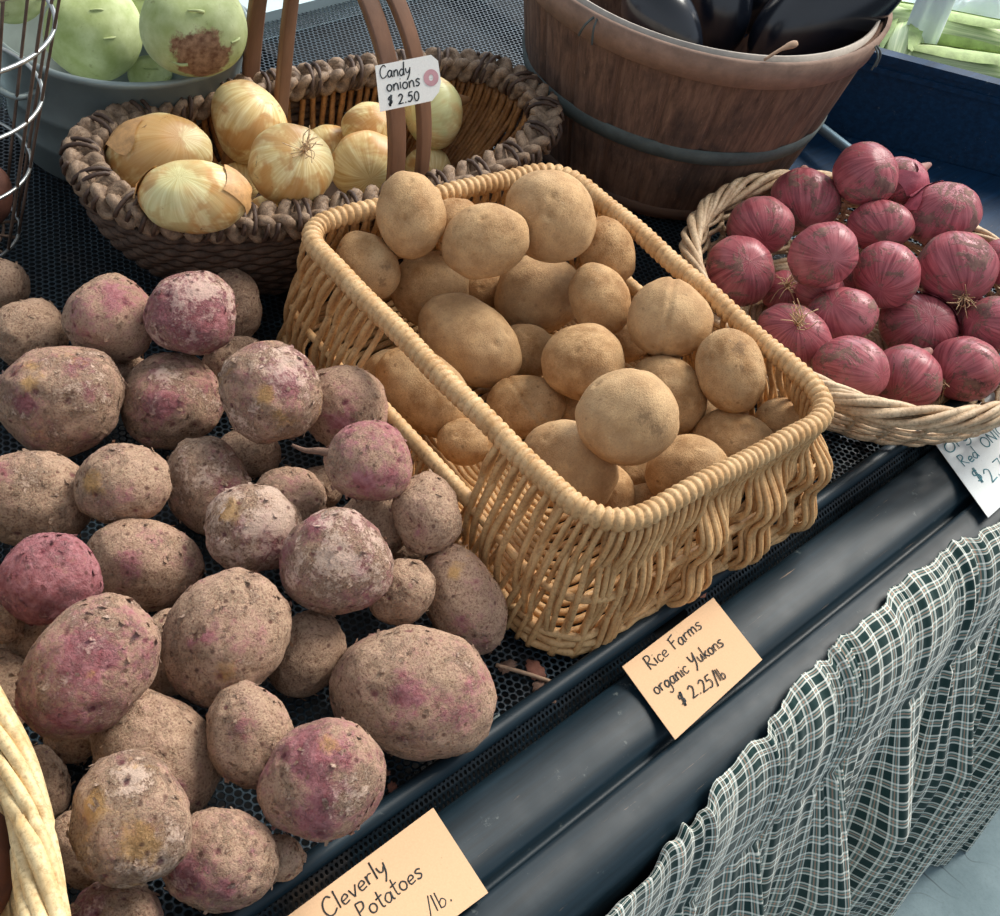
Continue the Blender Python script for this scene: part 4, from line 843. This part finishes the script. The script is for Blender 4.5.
s0, s1 = P(764, 60, .198), P(797, 43, .212); tag(MB().tube(smoothpts([s0, (s0+s1)/2+(0, 0, .002), s1], 5), [.0012, .0012, .0013, .0013, .0014, .0015, .002, .0028, .0032, .003, .0022], 8).build('dry_stalk', STEMM), 'thin tan stalk with a thick tip leaning on the aubergines', 'stalk')
BR = m_simple('brown_root_skin', '#6d4436', .7, 60, .3, .4)
for i, (px, py, a, b, an, h, lab) in enumerate([(-22, 872, 36, 60, 0, .075, 'reddish brown potato inside the pale basket at lower left'), (-70, 800, 50, 40, 20, .07, 'brown potato deep inside the pale basket at lower left')]):
    it = Item(px, py, a, b, an); it.at(np.linalg.norm(P(px, py, h)-CAM)); potato(it, 300+i, BR, 'brown_potato', lab, 'potato', None, False, 4)
for i, (px, py, a, b, h, lab) in enumerate([(-8, 195, 20, 30, .035, 'reddish brown potato in the steel wire basket at the left edge'), (-40, 170, 30, 28, .04, 'brown potato farther inside the steel wire basket')]):
    it = Item(px, py, a, b, 0); it.at(np.linalg.norm(P(px, py, h)-CAM)); potato(it, 320+i, BR, 'brown_potato', lab, 'potato', None, False, 4)
# ------------------------------------------------------------------ handwriting
def loop(x0, x1, y0, y1): cx, cy = (x0+x1)/2, (y0+y1)/2; return [(cx+(x1-x0)/2*math.sin(t), cy+(y1-y0)/2*math.cos(t)) for t in np.linspace(.2, 2*PI+.1, 8)]
G = {'C': (.62, [[(.52, .82), (.36, 1), (.12, .8), (.04, .4), (.16, .05), (.38, .02), (.56, .18)]]), 'a': (.50, [[(.38, .44), (.2, .52), (.03, .28), (.12, .02), (.28, .08), (.38, .42)], [(.39, .5), (.38, .1), (.46, 0)]]),
 'n': (.48, [[(.05, .5), (.06, 0)], [(.06, .28), (.2, .5), (.34, .42), (.38, 0)]]), 'd': (.5, [[(.36, .4), (.2, .5), (.03, .25), (.14, 0), (.3, .1), (.38, .4)], [(.42, 1.05), (.38, .4), (.4, 0)]]), 'y': (.48, [[(.05, .5), (.10, .2), (.24, .14), (.37, .35)], [(.42, .52), (.34, 0), (.14, -.42)]]),
 'o': (.46, [loop(.03, .38, 0, .5)]), 'i': (.2, [[(.08, .5), (.08, 0)], [(.09, .70), (.10, .74)]]), 's': (.42, [[(.36, .46), (.2, .53), (.08, .4), (.3, .18), (.2, .0), (.03, .06)]]), '$': (.6, [[(.44, .78), (.2, .85), (.1, .6), (.38, .42), (.36, .15), (.06, .12)], [(.34, 1.05), (.16, -.12)], [(.42, 1.02), (.24, -.14)]]),
 '2': (.58, [[(.05, .8), (.24, 1), (.42, .78), (.28, .35), (.04, 0)], [(.04, 0), (.5, .04)]]), '.': (.32, [[(.10, .0), (.14, .10)]]), '5': (.58, [[(.48, 1), (.16, .97)], [(.16, .97), (.1, .58)], [(.1, .58), (.34, .62), (.42, .3), (.24, 0), (.03, .08)]]), '0': (.55, [loop(.05, .46, 0, 1)]),
 'R': (.6, [[(.08, 0), (.12, 1)], [(.12, 1), (.4, .95), (.42, .66), (.1, .48)], [(.14, .48), (.52, 0)]]), 'c': (.42, [[(.36, .42), (.2, .52), (.04, .28), (.16, .0), (.36, .1)]]), 'e': (.44, [[(.05, .24), (.34, .30), (.26, .5), (.06, .36), (.10, .05), (.36, .08)]]), 'F': (.5, [[(.1, 0), (.1, .85)], [(.02, .85), (.48, 1)], [(.1, .5), (.38, .56)]]),
 'r': (.38, [[(.06, .5), (.07, 0)], [(.07, .3), (.18, .48), (.33, .46)]]), 'm': (.68, [[(.05, .5), (.05, 0)], [(.05, .3), (.16, .5), (.28, .4), (.29, 0)], [(.29, .3), (.42, .5), (.54, .4), (.57, 0)]]), 'g': (.48, [[(.36, .44), (.2, .52), (.04, .28), (.16, .04), (.34, .2), (.38, .45)], [(.39, .5), (.37, -.2), (.2, -.42), (.03, -.3)]]), 'Y': (.6, [[(.05, .95), (.12, .5), (.3, .48), (.46, .8)], [(.52, 1), (.36, .2), (.08, -.3)]]),
 'u': (.48, [[(.05, .5), (.08, .08), (.24, .02), (.36, .4)], [(.37, .5), (.40, 0)]]), 'k': (.46, [[(.07, 1), (.07, 0)], [(.36, .5), (.08, .22)], [(.12, .26), (.4, 0)]]), '/': (.4, [[(.38, 1.1), (.06, -.25)]]), 'l': (.2, [[(.1, 1), (.08, 0)]]), 'b': (.46, [[(.07, 1), (.07, 0)], [(.07, .3), (.24, .48), (.37, .25), (.24, 0), (.08, .04)]]),
 'v': (.44, [[(.04, .5), (.18, 0)], [(.18, 0), (.4, .55)]]), 't': (.36, [[(.16, .95), (.15, .1), (.28, 0)], [(.0, .58), (.34, .64)]]), 'O': (.62, [loop(.04, .55, 0, .95)]), 'N': (.6, [[(.06, 0), (.08, .95)], [(.08, .95), (.46, 0)], [(.46, 0), (.5, 1)]]), 'I': (.22, [[(.1, .95), (.09, 0)]]), '7': (.55, [[(.05, .95), (.48, .95)], [(.48, .95), (.18, 0)]]), 'P': (.55, [[(.08, 0), (.1, 1)], [(.1, 1), (.42, .92), (.38, .6), (.09, .48)]]), ' ': (.36, [])}
def write(m, text, p0, p1, hgt, nrm_, wd=.0005, slant=.12, lift=.0004, seed=1):
    rs = np.random.RandomState(seed); u = np.array(p1)-np.array(p0); L = np.linalg.norm(u); u /= L; upv = nrm(np.cross(nrm_, u)); tot = sum(G[c][0] for c in text); k = L/tot; x = 0
    for ch in text:
        w_, st = G[ch]; jy = rs.uniform(-.05, .05)
        for s_ in st:
            pts = smoothpts([np.array(p0)+u*(x+a+slant*b)*k+upv*(b+jy)*hgt+np.array(nrm_)*lift for a, b in s_], 5) if len(s_) > 2 else np.array([np.array(p0)+u*(x+a+slant*b)*k+upv*(b+jy)*hgt+np.array(nrm_)*lift for a, b in s_])
            m.tube(pts, wd*rs.uniform(.85, 1.15), 6, flat=.35, up=np.array(nrm_))
        x += w_
def card(px, label, mat, ink, lines, z0=.0035, z1=-.0035, seed=1, curl=.002, wd=.00045):
    # px: four corners in the photo, top-left, top-right, bottom-right, bottom-left
    c = [P(*px[0], z0), P(*px[1], z0), P(*px[2], z1), P(*px[3], z1)]; n_ = 9; V = []; nn_ = nrm(np.cross(c[1]-c[0], c[0]-c[3])); nn_ = nn_ if nn_[2] > 0 else -nn_
    fcurl = lambda i, j: nn_*curl*((2*j/(n_-1)-1)**2*.6+(i/(n_-1))**3*.5)
    for s_ in (0, 1):
        for i in range(n_):
            for j in range(n_): a, b = i/(n_-1), j/(n_-1); V.append((c[0]*(1-b)+c[1]*b)*(1-a)+(c[3]*(1-b)+c[2]*b)*a+fcurl(i, j)*0+nn_*(.0005*(1-s_)))
    f = [[i*n_+j, i*n_+j+1, (i+1)*n_+j+1, (i+1)*n_+j] for i in range(n_-1) for j in range(n_-1)]; f += [[q+n_*n_ for q in r[::-1]] for r in f]
    ed = [j for j in range(n_)]+[(i+1)*n_-1 for i in range(1, n_)]+[n_*n_-1-j for j in range(1, n_)]+[i*n_ for i in range(n_-2, 0, -1)]; f += [[ed[k], ed[(k+1) % len(ed)], ed[(k+1) % len(ed)]+n_*n_, ed[k]+n_*n_] for k in range(len(ed))]
    root = obj('price_card', V, f, mat, smooth=False, loc=c[3]); tag(root, label, 'price card')
    def onc(q):      # picture point on the card's plane
        r = ray(*q); t = (c[0]-CAM).dot(nn_)/r.dot(nn_); return CAM+r*t+nn_*.0005
    m = MB()
    for k, (tx, a, b, hp) in enumerate(lines): write(m, tx, onc(a), onc(b), hp, nn_, wd, seed=seed+k)
    w_ = m.build('handwriting', ink, root); w_.location = (0, 0, 0)
    w_.data.transform(Matrix.Translation((0, 0, 0))); return root
card(((622, 667), (713, 598), (762, 660), (675, 740)), 'tan handwritten card priced $2.25 on the black ledge below the rectangular basket', KRAFT, INK,
 [('Rice Farms', (650, 671), (703, 627), .0095), ('organic Yukons', (657, 696), (725, 645), .0095), ('$ 2.25/lb', (682, 706), (727, 677), .0085)], seed=3)
card(((280, 922), (433, 808), (488, 893), (335, 1007)), 'tan handwritten card on the black ledge, cut off by the bottom edge', KRAFT, INK,
 [('Cleverly', (327, 919), (389, 871), .0105), ('Potatoes', (362, 923), (425, 876), .0100), ('/lb.', (428, 918), (455, 899), .0095)], seed=9)
card(((935, 444), (1015, 372), (1068, 446), (988, 518)), 'white card reading Organic Red Onion $2.7 on the ledge at the right edge', WCARD, INKT,
 [('Organic', (948, 455), (994, 420), .0095), ('Red', (964, 468), (980, 456), .0105), ('ONION', (985, 449), (1013, 427), .0100), ('$', (979, 484), (986, 478), .012), ('2.70', (991, 483), (1013, 462), .012)], seed=5, wd=.0005, z0=.004, z1=-.003)
# price tag tied to the cane handle
c0 = HP[min(range(60), key=lambda i: abs(HP[i][2]-DZ-.13)+(10 if i > 30 else 0))]+nrm(CAM-np.array((.6, .6, DZ+.15)))*.040
def tp(px, py, off=0.0):
    nn_ = nrm(nrm(CAM-c0)+np.array((0, 0, .25))); r = ray(px, py); t = (c0-CAM).dot(nn_)/r.dot(nn_); return CAM+r*t+nn_*off, nn_
poly = [(375, 66), (431, 55), (438, 61), (441, 82), (439, 92), (432, 101), (380, 112)]; root_ = empty('price_tag', c0, 'white tag reading Candy onions $2.50 tied to the cane handle', 'price tag'); nn_ = tp(400, 80)[1]
V = [tp(x, y, .0008)[0] for x, y in poly]+[tp(x, y)[0] for x, y in poly]; n7 = len(poly); obj('tag_paper', V, [list(range(n7)), [n7+q for q in range(n7)][::-1]]+[[q, (q+1) % n7, n7+(q+1) % n7, n7+q] for q in range(n7)], TAGW, root_, False)
k = 24; cc_ = (431, 78); V = [tp(cc_[0]+7.5*math.cos(a), cc_[1]+8.5*math.sin(a), .0011)[0] for a in np.arange(k)*2*PI/k]+[tp(cc_[0]+2.2*math.cos(a), cc_[1]+3.2*math.sin(a), .0011)[0] for a in np.arange(k)*2*PI/k]; obj('reinforcement_ring', V, [[q, (q+1) % k, k+(q+1) % k, k+q] for q in range(k)], PINKR, root_, False)
m = MB(); B_ = lambda x, y: tp(x, y, .0008)[0]
write(m, 'Candy', B_(380, 79), B_(411, 74), .0095, nn_, .00050, seed=2, lift=.0002); write(m, 'onions', B_(387, 92), B_(421, 85), .0098, nn_, .00050, seed=3, lift=.0002); write(m, '$ 2.50', B_(388, 106), B_(420, 100), .0070, nn_, .00050, seed=4, lift=.0002); m.build('handwriting', INK, root_)
s_ = B_(431, 78); m = MB(); m.tube(smoothpts([s_, s_+RIGHT*.006+FWD*.012, s_-RIGHT*.004+FWD*.022, s_-RIGHT*.018+FWD*.016, s_], 6), .0005, 5); m.build('tie_string', TAGW, root_)
# ------------------------------------------------------------------ debris
def leaf(name, px, py, h, s, ang, mat, label, cat, seed, grp=None):
    c = P(px, py, h); rs = np.random.RandomState(seed); n_ = 12; V = [c+(0, 0, .0022)]
    for q in range(n_*2): a = 2*PI*q/(n_*2); r = s*(.75+.35*rs.rand()); x, y = r*math.cos(a), r*.65*math.sin(a); V.append(c+np.array((x*math.cos(ang)-y*math.sin(ang), x*math.sin(ang)+y*math.cos(ang), .0008+.0022*rs.rand())))
    V2 = [v-np.array((0, 0, .0006)) for v in V]; f = [[0, 1+q, 1+(q+1) % (n_*2)] for q in range(n_*2)]; K = len(V); f += [[a+K for a in r[::-1]] for r in f]+[[1+(q+1) % (n_*2), 1+q, K+1+q, K+1+(q+1) % (n_*2)] for q in range(n_*2)]
    o = obj(name, V+V2, f, mat, loc=c); return tag(o, label, cat, grp)
a_, b_ = P(496, 665, .0015), P(563, 686, .0035); tag(MB().tube(smoothpts([a_, (a_+b_)/2+(0, 0, .001), b_], 5), .0014, 7).build('twig', STEMM), 'thin tan twig lying on the perforated tray by the basket foot', 'twig')
for i, (px, py, s, L) in enumerate([(507, 668, .0075, 'soil flake at the left end of the twig'), (535, 672, .0095, 'dark leaf crumb between the twig and the willow basket'), (542, 688, .008, 'brown leaf crumb just below the twig'), (392, 789, .0045, 'pointed soil flake beside the deep pink round potato'), (549, 700, .005, 'small crumb on the tray edge below the twig'), (700, 588, .012, 'brown leaf under the near wall of the willow basket'), (612, 650, .006, 'soil crumb in front of the willow basket foot'), (386, 775, .003, 'tiny crumb near the biggest potato')]):
    leaf('soil_flake', px, py, .0003, s, i*1.3, SOIL if i % 2 == 0 else LEAF, L, 'debris', i+5, 'crumbs on the tray')
leaf('grey_flake', 497, 723, .0005, .0055, .6, m_simple('pale_grey_chip', '#7f8b8a', .6), 'pale grey chip beside the biggest potato at the rail', 'debris', 77)
leaf('fallen_leaf', 982, 789, -.848, .020, 1.9, RLEAF, 'small red leaf on the concrete floor beside the plaid cloth', 'leaf', 44)
# ------------------------------------------------------------------ light
w = bpy.data.worlds.new('sky'); sc.world = w; w.use_nodes = True; nt = w.node_tree; bg = nt.nodes['Background']
tc = nt.nodes.new('ShaderNodeTexCoord'); sp = nt.nodes.new('ShaderNodeSeparateXYZ'); nt.links.new(tc.outputs['Generated'], sp.inputs[0]); cr = nt.nodes.new('ShaderNodeValToRGB'); nt.links.new(sp.outputs[2], cr.inputs[0])
cr.color_ramp.elements[0].position = .0; cr.color_ramp.elements[0].color = (.16, .19, .22, 1); cr.color_ramp.elements[1].position = 1; cr.color_ramp.elements[1].color = (.50, .57, .64, 1)
e = cr.color_ramp.elements.new(.12); e.color = (.75, .86, 1.0, 1); e = cr.color_ramp.elements.new(.5); e.color = (.80, .88, .98, 1)
nt.links.new(cr.outputs[0], bg.inputs[0]); bg.inputs[1].default_value = .72
def light(name, typ, loc, target, energy, color, **kw):
    l = bpy.data.lights.new(name, typ); l.energy = energy; l.color = color
    for k, v in kw.items(): setattr(l, k, v)
    o = bpy.data.objects.new(name, l); C.objects.link(o); o.location = loc; d = Vector(target)-Vector(loc); o.rotation_euler = d.to_track_quat('-Z', 'Y').to_euler(); return o
light('sunlight', 'SUN', (3.6, .25, 4.1), (.6, .45, .85), 4.2, (1, .95, .87), angle=math.radians(28))
light('added_area_light', 'AREA', (2.9, 2.0, 2.6), (.7, .5, .85), 45, (.88, .95, 1), size=1.6)  # soft area lamp added at the back right, out of view
vs_ = sc.view_settings; vs_.view_transform = 'Standard'; vs_.look = 'None'; vs_.gamma = 1; vs_.exposure = .1; vs_.use_curve_mapping = False
